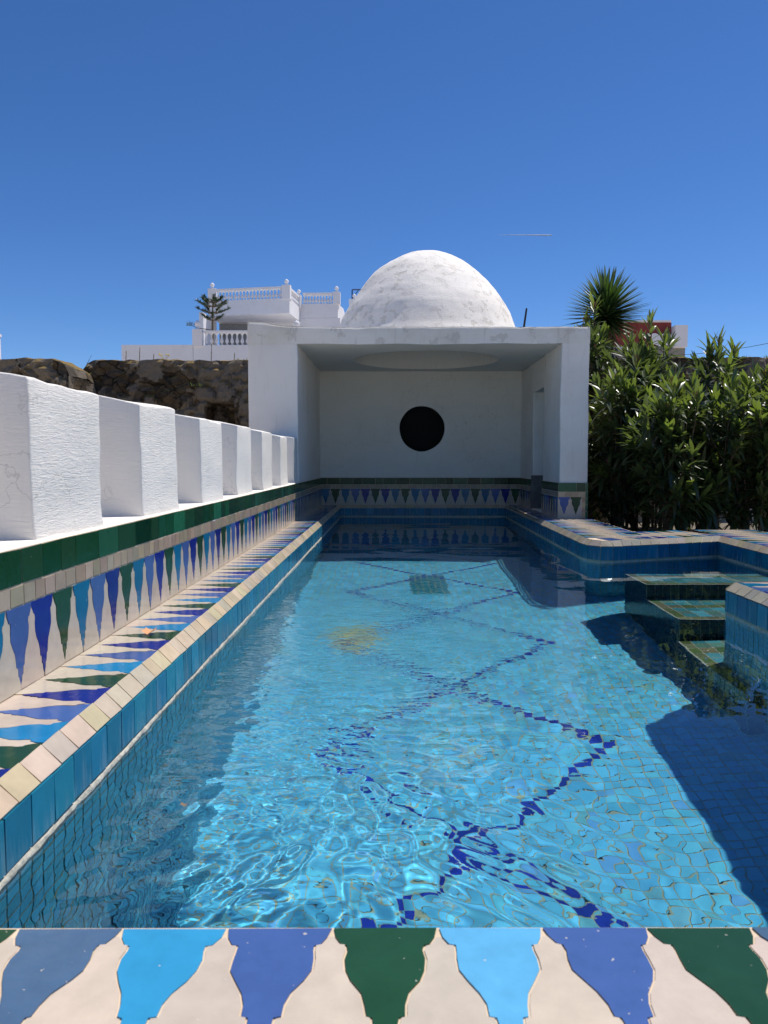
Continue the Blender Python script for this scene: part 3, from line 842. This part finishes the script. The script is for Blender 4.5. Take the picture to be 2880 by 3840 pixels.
def shoot(ml, ms, mbud, base, d, L, dens=1.0, young=.5, buds=False):
    d = d.normalized()
    tip = base + d*L + UPV*L*.15
    ms.tube([base, base.lerp(tip, .5) - UPV*.01, tip], [.012, .009, .005], 5, cap=False)
    a = d.cross(Vector((.3, .7, .2))).normalized(); b = d.cross(a)
    n = int(random.randint(8, 11)*dens)
    for k in range(n):
        f = .12 + .88*(k/max(1, n - 1)); p = base.lerp(tip, f)
        ph = k*2.0944/1.0 + (k//3)*1.05 + random.uniform(-.3, .3)
        op = (1.45 - 1.1*f) + random.uniform(-.15, .15)       # opening angle from stem
        dd = d*math.cos(op) + (a*math.cos(ph) + b*math.sin(ph))*math.sin(op)
        for rep in range(2 if f < .85 else 3):
            ph2 = ph + rep*2.1; dd = d*math.cos(op) + (a*math.cos(ph2) + b*math.sin(ph2))*math.sin(op)
            LL = random.uniform(.27, .46)*(.75 + .35*(1 - abs(f - .5)))
            yc = young*f
            c0 = Vector((.040, .062, .028)).lerp(Vector((.100, .148, .036)), min(1, max(0, yc + random.uniform(-.25, .25))))
            leaf(ml, p, dd, LL, random.uniform(.028, .043), random.uniform(.15, .8)*(1.2 - f), tuple(c0))
    if buds:
        mbud.append(MB())
        for k in range(7):
            q = tip + Vector((random.uniform(-.05, .05), random.uniform(-.05, .05), random.uniform(.03, .13)))
            mbud[-1].tube([tip - UPV*.01, tip.lerp(q, .6) + Vector((0, 0, .01)), q + UPV*.004], .004, 4)
            mbud[-1].tube([q, q + Vector((0, 0, .018)), q + Vector((random.uniform(-.01, .01), 0, .045))], [.004, .010, .002], 5)
def oleander(x, y, h, nc, spread, label, lean=0, low=.15, seed=0):
    random.seed(1000 + seed)
    th = thing('oleander_shrub', (x, y, GZ), label, 'oleander', 'oleander bushes beside the pavilion')
    ml, ms, mbud = MB(), MB(), []
    for c in range(nc):
        a = random.uniform(0, 6.28); r = random.uniform(.2, 1)*spread
        base = Vector((x + .12*math.cos(a), y + .12*math.sin(a), GZ))
        top = Vector((x + r*math.cos(a) + lean, y + r*math.sin(a), GZ + (h - GZ)*random.uniform(.72, 1.0)*(1 - .18*r/spread)))
        mid = base.lerp(top, .5) + Vector((math.cos(a), math.sin(a), 0))*(-.10)*r
        pts = []
        for k in range(7):
            f = k/6; pts.append(base*(1 - f)**2 + mid*2*f*(1 - f) + top*f*f)
        ms.tube(pts, [.030 - .003*k for k in range(7)], 6, cap=False)
        shoot(ml, ms, mbud, pts[-1], (pts[-1] - pts[-2]) + UPV*.1, random.uniform(.35, .55), 1.15, .9, random.random() < .6)
        zlen = (top - base).length
        nn = int(zlen/.31)
        for k in range(nn):
            f = low + (1 - low)*(k + random.random())/nn
            if f > .97: continue
            p = base*(1 - f)**2 + mid*2*f*(1 - f) + top*f*f
            b = random.uniform(0, 6.28)
            d = Vector((math.cos(b), math.sin(b) - .35, random.uniform(.5, 1.3)))
            if random.random() < .25: d.z = random.uniform(-.2, .3)
            # short twig then leafy shoot
            q = p + d.normalized()*random.uniform(.05, .30)
            ms.tube([p, q], [.012, .010], 5, cap=False)
            shoot(ml, ms, mbud, q, d + UPV*.4, random.uniform(.26, .46), .95, random.choice([.1, .3, .9]), random.random() < .06)
    ml.build('foliage', M_leaf, th, smooth=True)
    ms.build('stems', M_stem, th, smooth=True)
    for b_ in mbud: b_.build('flower_bud_cluster', M_bud, th, smooth=True)
    return th
OL = [
 (4.22, 14.3, 2.75, 9, .42, 'oleander bush touching the right corner of the pavilion', 0),
 (4.10, 16.2, 4.00, 7, .5, 'oleander with red buds rising above the pavilion roof corner', 0),
 (4.72, 13.0, 2.05, 9, .48, 'short leafy oleander in front of the hedge, second from the pavilion', 0),
 (4.85, 15.2, 3.3, 7, .45, 'oleander standing below the spiky yucca', 0),
 (5.25, 12.8, 1.80, 8, .5, 'front oleander with drooping lower leaves over the beige low wall', 0),
 (5.35, 15.7, 3.80, 5, .28, 'tallest thin oleander standing against the red building', 0),
 (5.45, 14.2, 2.55, 7, .5, 'mid height oleander in the middle of the hedge', 0),
 (5.95, 14.9, 3.25, 4, .30, 'upright oleander with dark buds, right of the tallest thin one', 0),
 (6.00, 12.8, 2.00, 8, .5, 'low oleander in the front row near the right edge', 0),
 (6.75, 15.0, 2.80, 6, .5, 'back row oleander closest to the right edge', 0),
 (6.55, 13.2, 2.60, 9, .55, 'bright leafed oleander cut by the right edge of the view', 0),
 (7.5, 14.4, 2.9, 8, .6, 'oleander beyond the right edge with only leaf tips in view', 0),
]
for i, (x, y, h, nc, sp, lab, le_) in enumerate(OL):
    oleander(x, y, h, nc, sp, lab, le_, seed=i, low=.04 if x < 4.7 else .12)
random.seed(99)
# yucca
yu = thing('yucca_tree', (4.65, 17.6, GZ), 'spiky yucca rosette on a trunk above the oleander bushes', 'yucca')
mb = MB(); YC = Vector((4.66, 17.1, 4.12))
mb.tube([(4.65, 17.2, GZ), (4.68, 17.15, 1.5), (4.70, 17.1, 3.1), (4.72, 17.1, 3.8), tuple(YC)], [.16, .13, .12, .13, .06], 10)
mb.build('trunk', M_bark, yu, smooth=True)
mb = MB()
def blade(mb, base, d, L, w, droop, c):
    side = d.cross(UPV)
    if side.length < .05: side = Vector((1, 0, 0))
    side.normalize(); nn = side.cross(d).normalized()
    prof = [(0, .75), (.25, 1), (.6, .8), (.85, .4), (1, .02)]
    i = len(mb.V)
    for s, ww in prof:
        p = base + d*L*s - UPV*droop*L*s*s
        mb.V.extend([tuple(p + side*w*ww + nn*w*.35*ww), tuple(p), tuple(p - side*w*ww + nn*w*.35*ww)])
    for r in range(4):
        q = i + 3*r
        for f in ((q, q + 1, q + 4, q + 3), (q + 1, q + 2, q + 5, q + 4)): mb.F.append(f); mb.M.append(0); mb.C.append(c)
N_ = 330
for k in range(N_):
    f = (k + .5)/N_; el = math.asin(1 - 1.52*f) if 1 - 1.52*f > -1 else -1.5
    a = k*2.39996
    d = Vector((math.cos(a)*math.cos(el), math.sin(a)*math.cos(el), math.sin(el)))
    L = random.uniform(.82, 1.0)*(1.0 if el > -.1 else .8)
    blade(mb, YC + Vector((0, 0, .22*math.sin(el))) , d, L, .036, .03 if el > 0 else .08, jc(random.choice([(.035, .075, .018), (.05, .10, .02), (.025, .055, .018)]), .2))
mb.build('crown', M_yuc, yu, smooth=True)
mb = MB()
for k in range(90):
    a = random.uniform(0, 6.28); z = random.uniform(3.05, 3.85)
    d = Vector((math.cos(a), math.sin(a), -random.uniform(.9, 2.2))).normalized()
    blade(mb, Vector((4.70 + .1*math.cos(a), 17.1 + .1*math.sin(a), z)), d, random.uniform(.3, .5), .016, .1, jc((.16, .09, .04), .3))
mb.build('dead_leaves', leafmat('dry_leaf', None, .8, .1), yu, smooth=True)

# weeds on top of the stone walls
WEEDS = [(-5.70, 19.35, 3.47, .17, 'bushy', 'leafy weed with yellow flowers on the mossy wall top'),
 (-6.62, 19.2, 3.45, .26, 'stalk', 'dry stalk, first from the left on the mossy wall'),
 (-6.28, 19.2, 3.45, .36, 'stalk', 'taller dry stalk left of the yellow flowered weed'),
 (-5.95, 19.25, 3.45, .20, 'stalk', 'short stalk just left of the yellow flowered weed'),
 (-4.52, 19.3, 3.47, .42, 'stalk', 'tallest flowering stalk in front of the balcony wall'),
 (-3.95, 19.3, 3.47, .22, 'stalk', 'stalk between the tallest stalk and the pavilion'),
 (-3.70, 19.3, 3.47, .18, 'bushy', 'small tuft beside the pavilion corner on the wall top'),
 (-4.83, 19.3, 3.47, .08, 'bushy', 'low green tuft in the middle of the mossy wall'),
 (-4.78, 18.95, 2.85, .16, 'bushy', 'weed rooted in the face of the dark stone wall'),
 (-7.65, 19.1, 3.05, .55, 'lean', 'bare stick leaning out of the gap between the stone walls'),
 (8.6, 19.3, 3.5, .2, 'bushy', 'grass tuft on the wall top near the right edge'),
 (6.9, 19.3, 3.5, .22, 'bushy', 'grass tuft on the wall behind the middle oleanders'),
 (6.1, 19.3, 3.5, .2, 'bushy', 'grass tuft on the wall right of the yucca'),
 (9.3, 19.3, 3.5, .22, 'bushy', 'grassy clump on the wall at the right edge pole')]
M_yel = plain('yellow_petal', (.6, .45, .05), .6)
for x, y, z, h, ty, lab in WEEDS:
    th = thing('weed', (x, y, z), lab, 'weed', 'weeds on the stone walls')
    ml, ms, mp = MB(), MB(), MB()
    if ty == 'bushy':
        for k in range(34):
            a = random.uniform(0, 6.28); d = Vector((math.cos(a), math.sin(a), random.uniform(.5, 2.5))).normalized()
            blade(ml, Vector((x + random.uniform(-.14, .14), y + random.uniform(-.1, .1), z - .03)), d, h*random.uniform(.5, 1.1), .011, .15, jc((.06, .085, .02), .3))
        if 'yellow' in lab:
            for k in range(7):
                q = Vector((x + random.uniform(-.12, .14), y + random.uniform(-.1, .05), z + h*random.uniform(.7, 1.2)))
                mp.tube([(x, y, z), (x*.5 + q.x*.5, y, z + .1), tuple(q + Vz*.01)], .003, 4)
                mp.tube([q, q + Vz*.012, q + Vz*.03], [.012, .024, .006], 6)
            mp.build('flowers', M_yel, th)
        ml.build('leaves', M_leaf, th)
    elif ty == 'stalk':
        ms.tube([(x, y, z - .05), (x + .01, y, z + h*.5), (x + .02, y, z + h)], [.010, .009, .005], 5)
        for k in range(22):
            f = random.uniform(.15, 1); a = random.uniform(0, 6.28)
            blade(ml, Vector((x + .02*f, y, z + h*f)), Vector((math.cos(a), math.sin(a), 1.2)).normalized(), random.uniform(.025, .05), .007, .1, jc((.13, .13, .06), .3))
        ms.build('stalk', M_stem, th); ml.build('leaves', M_leaf, th)
    else:
        ms.tube([(x, y, z - .6), (x + .02, y, z), (x + .10, y, z + h*.6), (x + .22, y, z + h)], [.016, .014, .010, .005], 5)
        ms.build('stalk', M_stem, th)

# ------------------------------------------------------------------ far houses
M_house = plaster('house_white', col=(.74, .74, .76), stain=.25, brush=.2, bstr=.15)
M_clad = plain('stone_cladding', (.23, .24, .24), .9, .5, 14, .4)  # patterned grey cladding in its own colour
M_glass = plain('dark_glass', (.03, .035, .04), .2, .1)
M_blue = plain('blue_metal', (.02, .05, .14), .5, .1)
def baluster(mb, x, y, z0, z1):
    H = z1 - z0
    pr = [(.085, 0), (.085, .06), (.04, .10), (.04, .14), (.105, .30), (.09, .42), (.045, .62), (.035, .80), (.07, .88), (.085, .93), (.085, 1)]
    mb.lathe(x, y, [(r*.95, z0 + H*f) for r, f in pr], 8)
def finial(x, y, z, parent, s=1.0):
    mb = MB()
    mb.box(x - .16*s, x + .16*s, y - .16*s, y + .16*s, z, z + .08*s)
    mb.lathe(x, y, [(.09*s, z + .08*s), (.07*s, z + .16*s), (.19*s, z + .28*s), (.21*s, z + .40*s), (.15*s, z + .52*s), (.05*s, z + .58*s), (.001, z + .62*s)], 14)
    mb.build('finial', M_house, parent, smooth=True)
def balustrade(A, B, z0, z1, n, parent):
    A, B = Vector((*A, 0)), Vector((*B, 0)); d = (B - A); L = d.length; d /= L; nrm = Vector((d.y, -d.x, 0))
    mb = MB()
    q = [A - nrm*.13, A + nrm*.13, B + nrm*.13, B - nrm*.13]
    lo_, hi_ = [p + Vz*(z1 - .12) for p in q], [p + Vz*z1 for p in q]
    mb.face(hi_); mb.face(lo_[::-1])
    for i in range(4): mb.face([lo_[i], lo_[(i+1) % 4], hi_[(i+1) % 4], hi_[i]])
    hr = mb.build('balustrade', M_house, parent)
    for k in range(n):
        mb = MB(); p = A + d*L*(k + .5)/n; baluster(mb, p.x, p.y, z0, z1 - .12)
        mb.build('baluster', M_house, hr, smooth=True)
def prism(mb, pts, z0, z1, m=0):
    """pts counter-clockwise from above"""
    mb.face([(x, y, z1) for x, y in pts], m); mb.face([(x, y, z0) for x, y in pts][::-1], m)
    for i in range(len(pts)):
        a, b = pts[i], pts[(i + 1) % len(pts)]
        mb.face([(a[0], a[1], z0), (b[0], b[1], z0), (b[0], b[1], z1), (a[0], a[1], z1)], m)
ho = thing('white_house', (-8, 48, GZ), 'white house with balustraded terraces and ball finials behind the stone wall', 'house')
mb = MB(); prism(mb, [(-14.7, 42), (-10.82, 42), (-10.82, 42.4), (-14.7, 42.4)], GZ, 7.28); mb.build('garden_wall', M_house, ho)
mb = MB(); prism(mb, [(-10.8, 42), (-4.9, 42), (-4.9, 49.2), (-10.8, 49.2)], GZ, 7.26); mb.build('lower_terrace', M_house, ho)
mb = MB(); prism(mb, [(-10.82, 41.9), (-10.3, 41.9), (-10.3, 42.4), (-10.82, 42.4)], 7.2, 8.10); mb.build('terrace_post', M_house, ho); mb = MB()
prism(mb, [(-5.45, 41.9), (-4.9, 41.9), (-4.9, 42.4), (-5.45, 42.4)], 7.2, 8.08); mb.build('terrace_post', M_house, ho)
balustrade((-10.25, 42.15), (-5.5, 42.15), 7.26, 8.05, 17, ho)
finial(-10.56, 42.15, 8.10, ho, .85); finial(-5.2, 42.15, 8.08, ho, .85)
# upper storey body and projecting deck
mb = MB(); prism(mb, [(-11.0, 49.3), (-3.3, 49.0), (-3.3, 60), (-11.0, 60)], GZ, 9.98); mb.build('wall', M_house, ho)
mb = MB(); prism(mb, [(-11.1, 46.9), (-6.09, 46.0), (-5.80, 49.25), (-11.0, 49.6)], 9.72, 10.60); mb.build('upper_deck', M_house, ho)
mb = MB(); prism(mb, [(-5.82, 49.1), (-3.45, 49.0), (-3.2, 50.5), (-3.2, 52), (-5.8, 52)], 9.99, 10.86); mb.build('side_deck', M_house, ho)
mb = MB()
prism(mb, [(-11.12, 46.86), (-10.62, 46.77), (-10.62, 47.2), (-11.1, 47.3)], 10.55, 11.34); mb.build('deck_post', M_house, ho); mb = MB()
prism(mb, [(-6.55, 46.02), (-6.05, 45.93), (-6.02, 46.4), (-6.5, 46.5)], 10.55, 11.36); mb.build('deck_post', M_house, ho); mb = MB()
prism(mb, [(-6.05, 48.7), (-5.75, 48.7), (-5.72, 49.2), (-6.0, 49.2)], 10.55, 11.36); mb.build('deck_post', M_house, ho); mb = MB()
prism(mb, [(-3.75, 48.95), (-3.3, 48.95), (-3.3, 49.4), (-3.75, 49.4)], 10.85, 11.6); mb.build('deck_post', M_house, ho); mb = MB()
prism(mb, [(-2.95, 52.6), (-2.0, 52.6), (-2.0, 53), (-2.95, 53)], 9.6, 11.9)
mb.build('deck_post', M_house, ho)
balustrade((-10.6, 46.95), (-6.55, 46.22), 10.60, 11.30, 19, ho)
balustrade((-6.2, 46.5), (-5.95, 48.7), 10.60, 11.30, 9, ho)
balustrade((-5.65, 49.15), (-3.78, 49.1), 10.86, 11.55, 10, ho)
for fx, fy, fz in ((-10.87, 47, 11.34), (-6.28, 46.2, 11.36), (-5.88, 48.95, 11.36), (-3.53, 49.15, 11.6), (-2.6, 52.8, 11.9)): finial(fx, fy, fz, ho, .62)
mb = MB(); prism(mb, [(-11.35, 45.6), (-11.1, 45.6), (-11.05, 48.8), (-11.35, 48.8)], 7.2, 9.7); mb.build('wall', M_house, ho)
mb = MB(); prism(mb, [(-10.95, 49.15), (-8.6, 49.15), (-8.6, 49.29), (-10.95, 49.29)], 7.3, 9.65); mb.build('stone_panel', M_clad, ho)
mb = MB(); prism(mb, [(-8.35, 49.17), (-7.55, 49.17), (-7.55, 49.28), (-8.35, 49.28)], 7.3, 9.1); mb.build('window', M_glass, ho)
mb = MB()
mb.tube([(-2.75, 53, 9.9), (-2.75, 53, 12.6)], .05, 6); mb.tube([(-2.75, 53, 12.6), (-1.2, 53, 12.6)], .05, 6); mb.tube([(-2.75, 53, 12.0), (-2.3, 53, 12.6)], .03, 6)
bf = mb.build('metal_frame', M_blue, ho)
# araucaria
ar = thing('norfolk_pine', (-10.2, 42.9, 7.3), 'young dark pine with flat tiers standing on the house terrace', 'pine tree')
mb = MB(); mb.tube([(-9.95, 42.9, 7.26), (-9.93, 42.9, 8.6), (-9.9, 42.9, 10.0)], [.08, .06, .03], 7); mb.build('trunk', M_bark, ar, smooth=True)
ml = MB(); ms = MB()
for z, L, n in ((8.75, .55, 5), (9.15, .85, 6), (9.5, .80, 7), (9.72, .55, 6)):
    for k in range(n):
        a = 6.28*k/n + z*3
        d = Vector((math.cos(a), math.sin(a), 0)); b0 = Vector((-9.92, 42.9, z))
        pts = [b0, b0 + d*L*.5 + Vz*.02, b0 + d*L + Vz*(.24 if z > 8.5 else .05)]
        ms.tube(pts, [.03, .022, .012], 5)
        for q in range(110):
            f = random.uniform(.4, 1.05); p = b0 + d*L*f + Vz*.26*f*f
            dd = (d*.7 + Vector((random.uniform(-1, 1), random.uniform(-1, 1), random.uniform(-.1, .9)))).normalized()
            blade(ml, p, dd, random.uniform(.12, .26), .016, .1, jc((.018, .045, .02), .3))
L2 = 1.45; d = Vector((-1, .1, 0)); b0 = Vector((-9.92, 42.9, 8.2))
ms.tube([b0, b0 + d*.9 + Vz*.15, b0 + d*L2 + Vz*.4], [.03, .02, .01], 5)
for q in range(60):
    p = b0 + d*random.uniform(1.0, 1.5) + Vz*random.uniform(.25, .45)
    blade(ml, p, Vector((random.uniform(-1, 1), random.uniform(-1, 1), random.uniform(0, .8))).normalized(), .2, .016, .1, jc((.018, .045, .02), .3))
ms.build('branches', M_bark, ar, smooth=True); ml.build('crown', M_yuc, ar)
# block at the far left edge
mb = MB(); prism(mb, [(-30, 46), (-23.6, 46), (-23.6, 46.6), (-30, 46.6)], GZ, 8.45)
fh = thing('white_building', (-23, 43, GZ), 'plain white building cut off by the left edge above the stone stub', 'building')
mb.build('wall', M_house, fh)
mb = MB(); prism(mb, [(-30.1, 45.95), (-23.55, 45.95), (-23.55, 46.65), (-30.1, 46.65)], 8.45, 8.6); mb.build('roof', M_house, fh)
# red roofed building at the right
rh = thing('red_house', (11.3, 37, GZ), 'low grey house with a dark red upper wall beyond the oleander bushes', 'house')
M_red = plain('red_paint', (.20, .028, .022), .7, .2, 6, .1); M_grey = plain('grey_render', (.22, .21, .20), .9, .25, 3, .3)
mb = MB(); prism(mb, [(9.0, 35), (13.1, 35), (13.1, 40), (9.0, 40)], GZ, 6.05); mb.build('wall', M_grey, rh)
mb = MB(); prism(mb, [(9.05, 35.1), (12.5, 35.1), (12.5, 39.9), (9.05, 39.9)], 6.05, 7.20); mb.build('upper_wall', M_red, rh)
mb = MB(); prism(mb, [(9.0, 35.0), (12.45, 35.0), (12.45, 39.95), (9.0, 39.95)], 7.20, 7.29); 
prism(mb, [(9.0, 35.02), (12.6, 35.02), (12.6, 35.09), (9.0, 35.09)], 6.05, 6.12); mb.build('parapet_trim', M_house, rh)
mb = MB(); prism(mb, [(12.5, 34.6), (13.05, 34.6), (13.05, 38), (12.5, 38)], 6.05, 7.0); mb.build('chimney', M_house, rh)
M_cloth = plain('white_cloth', (.7, .7, .72), .9, .1)
mb = MB(); mb.grid([[(11.55 + .9*i/12, 34.85 + .03*math.sin(i*1.7), z + .04*math.sin(i)) for i in range(13)] for z in (6.15, 6.4, 6.65)]); mb.grid([[(11.55 + .9*i/12, 34.87 + .03*math.sin(i*1.7), z + .04*math.sin(i)) for i in range(13)] for z in (6.15, 6.4, 6.65)], flip=True)
ld = mb.build('laundry', M_cloth, smooth=True); tag(ld, 'white laundry hanging in front of the dark red wall', 'laundry')
# poles
M_dark = plain('dark_metal', (.02, .02, .022), .6, .2)
mb = MB(); mb.tube([(3.42, 20.8, GZ), (3.46, 20.8, 4.3), (3.56, 20.8, 5.05)], [.035, .03, .025], 8)
po = mb.build('thin_pole', M_dark, smooth=True); tag(po, 'thin dark pole sticking up behind the pavilion roof, right of the dome', 'pole')
up = thing('utility_pole', (10.80, 22, GZ), 'dark utility pole at the right edge of the view', 'pole')
mb = MB(); mb.tube([(10.80, 22, GZ), (10.79, 22, 5.35)], [.07, .055], 10); mb.build('post', M_dark, up, smooth=True)
mb = MB(); mb.tube([(10.8 - 3.2*f, 22 + 13*f, 4.35 + 2.0*f - .5*f*(1 - f)*4) for f in [k/12 for k in range(13)]], .008, 5); mb.build('cable', M_dark, up)

# white curled slats peeping in at the right edge
wc = thing('curled_slats', (5.62, 11.0, GZ), 'white curled slats just entering at the right edge', 'slats')
M_wp = plain('white_plastic', (.72, .73, .76), .4, .05)
def curl(z):
    mb = MB(); rows = []
    for x in (5.54, 6.1):
        pts = []
        for k in range(15):
            a = -1.1 + 4.6*k/14; r = .05 if k > 5 else .05 + (5 - k)*.018
            pts.append((x + (.02 if x < 6 else 0), 10.95 + r*math.cos(a), z + r*math.sin(a)))
        rows.append([Vector(p) for p in pts])
    mb.grid(rows); mb.grid([[p*1 + Vector((0, -.008, -.004)) for p in r_] for r_ in rows], flip=True)
    mb.build('slat', M_wp, wc, smooth=True)
for z in (.10, .20): curl(z)
for x in (5.62, 6.05):
    mb = MB(); mb.tube([(x, 11.02, GZ), (x, 11.0, .28)], .02, 8); mb.build('slat_post', M_wp, wc, smooth=True)

# fallen petal and floating leaf
M_pet = plain('dry_petal', (.62, .30, .14), .7, .2)
mb = MB(); P0 = Vector((-1.40, 4.35, .014))
mb.grid([[P0 + Vector((i*.016 - .03, j_*.02 - .04, .010*abs(i - 2) + .004*math.sin(j_*2))) for j_ in range(5)] for i in range(5)], flip=True)
pt = mb.build('fallen_petal', M_pet, smooth=True); tag(pt, 'curled orange petal lying on the left tiled ledge', 'petal')
mb = MB(); P0 = Vector((-.775, 2.72, WZ + .012))
mb.grid([[P0 + Vector((i*.008, j_*.007, .004*abs(i - 2))) for j_ in range(4)] for i in range(4)], flip=True)
fl = mb.build('floating_leaf', M_bark, smooth=True); tag(fl, 'tiny dark leaf floating near the left pool edge', 'leaf')

# contrail, real distance away
mb = MB(); dist = 9000
def skyp(px, py, d):
    a = (px - 829.5)/1661; b = -(py - 1106)/1661; th_ = R(3.79); yw = R(.64)
    f = math.cos(th_) + b*math.sin(th_); u = b*math.cos(th_) - math.sin(th_)
    return Vector((a*math.cos(yw) - f*math.sin(yw), f*math.cos(yw) + a*math.sin(yw), u))*d
A, B = skyp(1075, 507, dist), skyp(1192, 508, dist)
mb.tube([A.lerp(B, k/8) for k in range(9)], [1.0, 2.2, 3.5, 4.5, 5.5, 6.5, 7.5, 8.5, 7], 8)
tt = NT('ice_trail'); tt.base((.9, .9, .92)); tt.rough(1); 
trp = tt.new('ShaderNodeBsdfTransparent'); mx = tt.new('ShaderNodeMixShader'); mx.inputs[0].default_value = .6
tt.link(trp.outputs[0], mx.inputs[1]); tt.link(tt.b.outputs[0], mx.inputs[2]); tt.link(mx.outputs[0], tt.n['Material Output'].inputs[0])
ct = mb.build('contrail', tt.m, smooth=True); tag(ct, 'short white aircraft contrail in the blue sky right of the dome', 'contrail')

# ------------------------------------------------------------------ light
sv = Vector((.37, .245, 1.0)).normalized()
w = bpy.data.worlds.new('World'); sc.world = w; w.use_nodes = True
nt = w.node_tree; sky = nt.nodes.new('ShaderNodeTexSky'); sky.sky_type = 'NISHITA'; sky.sun_disc = False
sky.sun_elevation = math.asin(sv.z); sky.sun_rotation = math.atan2(sv.x, sv.y)
sky.altitude = 2500; sky.air_density = 1.0; sky.dust_density = .7; sky.ozone_density = 6.5
bg = nt.nodes['Background']; bg.inputs[1].default_value = .112; hs = nt.nodes.new('ShaderNodeHueSaturation'); hs.inputs['Saturation'].default_value = 1.17; hs.inputs['Hue'].default_value = .506
nt.links.new(sky.outputs[0], hs.inputs['Color']); nt.links.new(hs.outputs[0], bg.inputs[0])
l = bpy.data.lights.new('sun', 'SUN'); l.energy = 4.5; l.angle = R(.5); l.color = (1, .95, .875)
l.cycles.is_caustics_light = True
lo = bpy.data.objects.new('sun', l); COL.objects.link(lo); lo.rotation_euler = (-sv).to_track_quat('-Z', 'Y').to_euler()
lo.location = (3, 2, 12)

# ------------------------------------------------------------------ camera
cam = bpy.data.cameras.new('camera'); co = bpy.data.objects.new('camera', cam); COL.objects.link(co)
co.location = (0, 0, S); co.rotation_euler = (R(90 - 3.79), 0, R(.64))
cam.sensor_fit = 'VERTICAL'; cam.sensor_height = 36; cam.lens = 36*1661/2212
cam.clip_start = .02; cam.clip_end = 20000
cam.dof.use_dof = True; cam.dof.focus_distance = 6.0; cam.dof.aperture_fstop = 11
sc.camera = co
sc.view_settings.view_transform = 'Standard'; sc.view_settings.look = 'None'; sc.view_settings.exposure = .18; sc.view_settings.gamma = 1
sc.cycles.max_bounces = 10; sc.cycles.transmission_bounces = 8; sc.cycles.glossy_bounces = 4; sc.cycles.diffuse_bounces = 4
sc.cycles.transparent_max_bounces = 8
sc.cycles.caustics_reflective = False; sc.cycles.caustics_refractive = True
sc.cycles.sample_clamp_indirect = 6.0
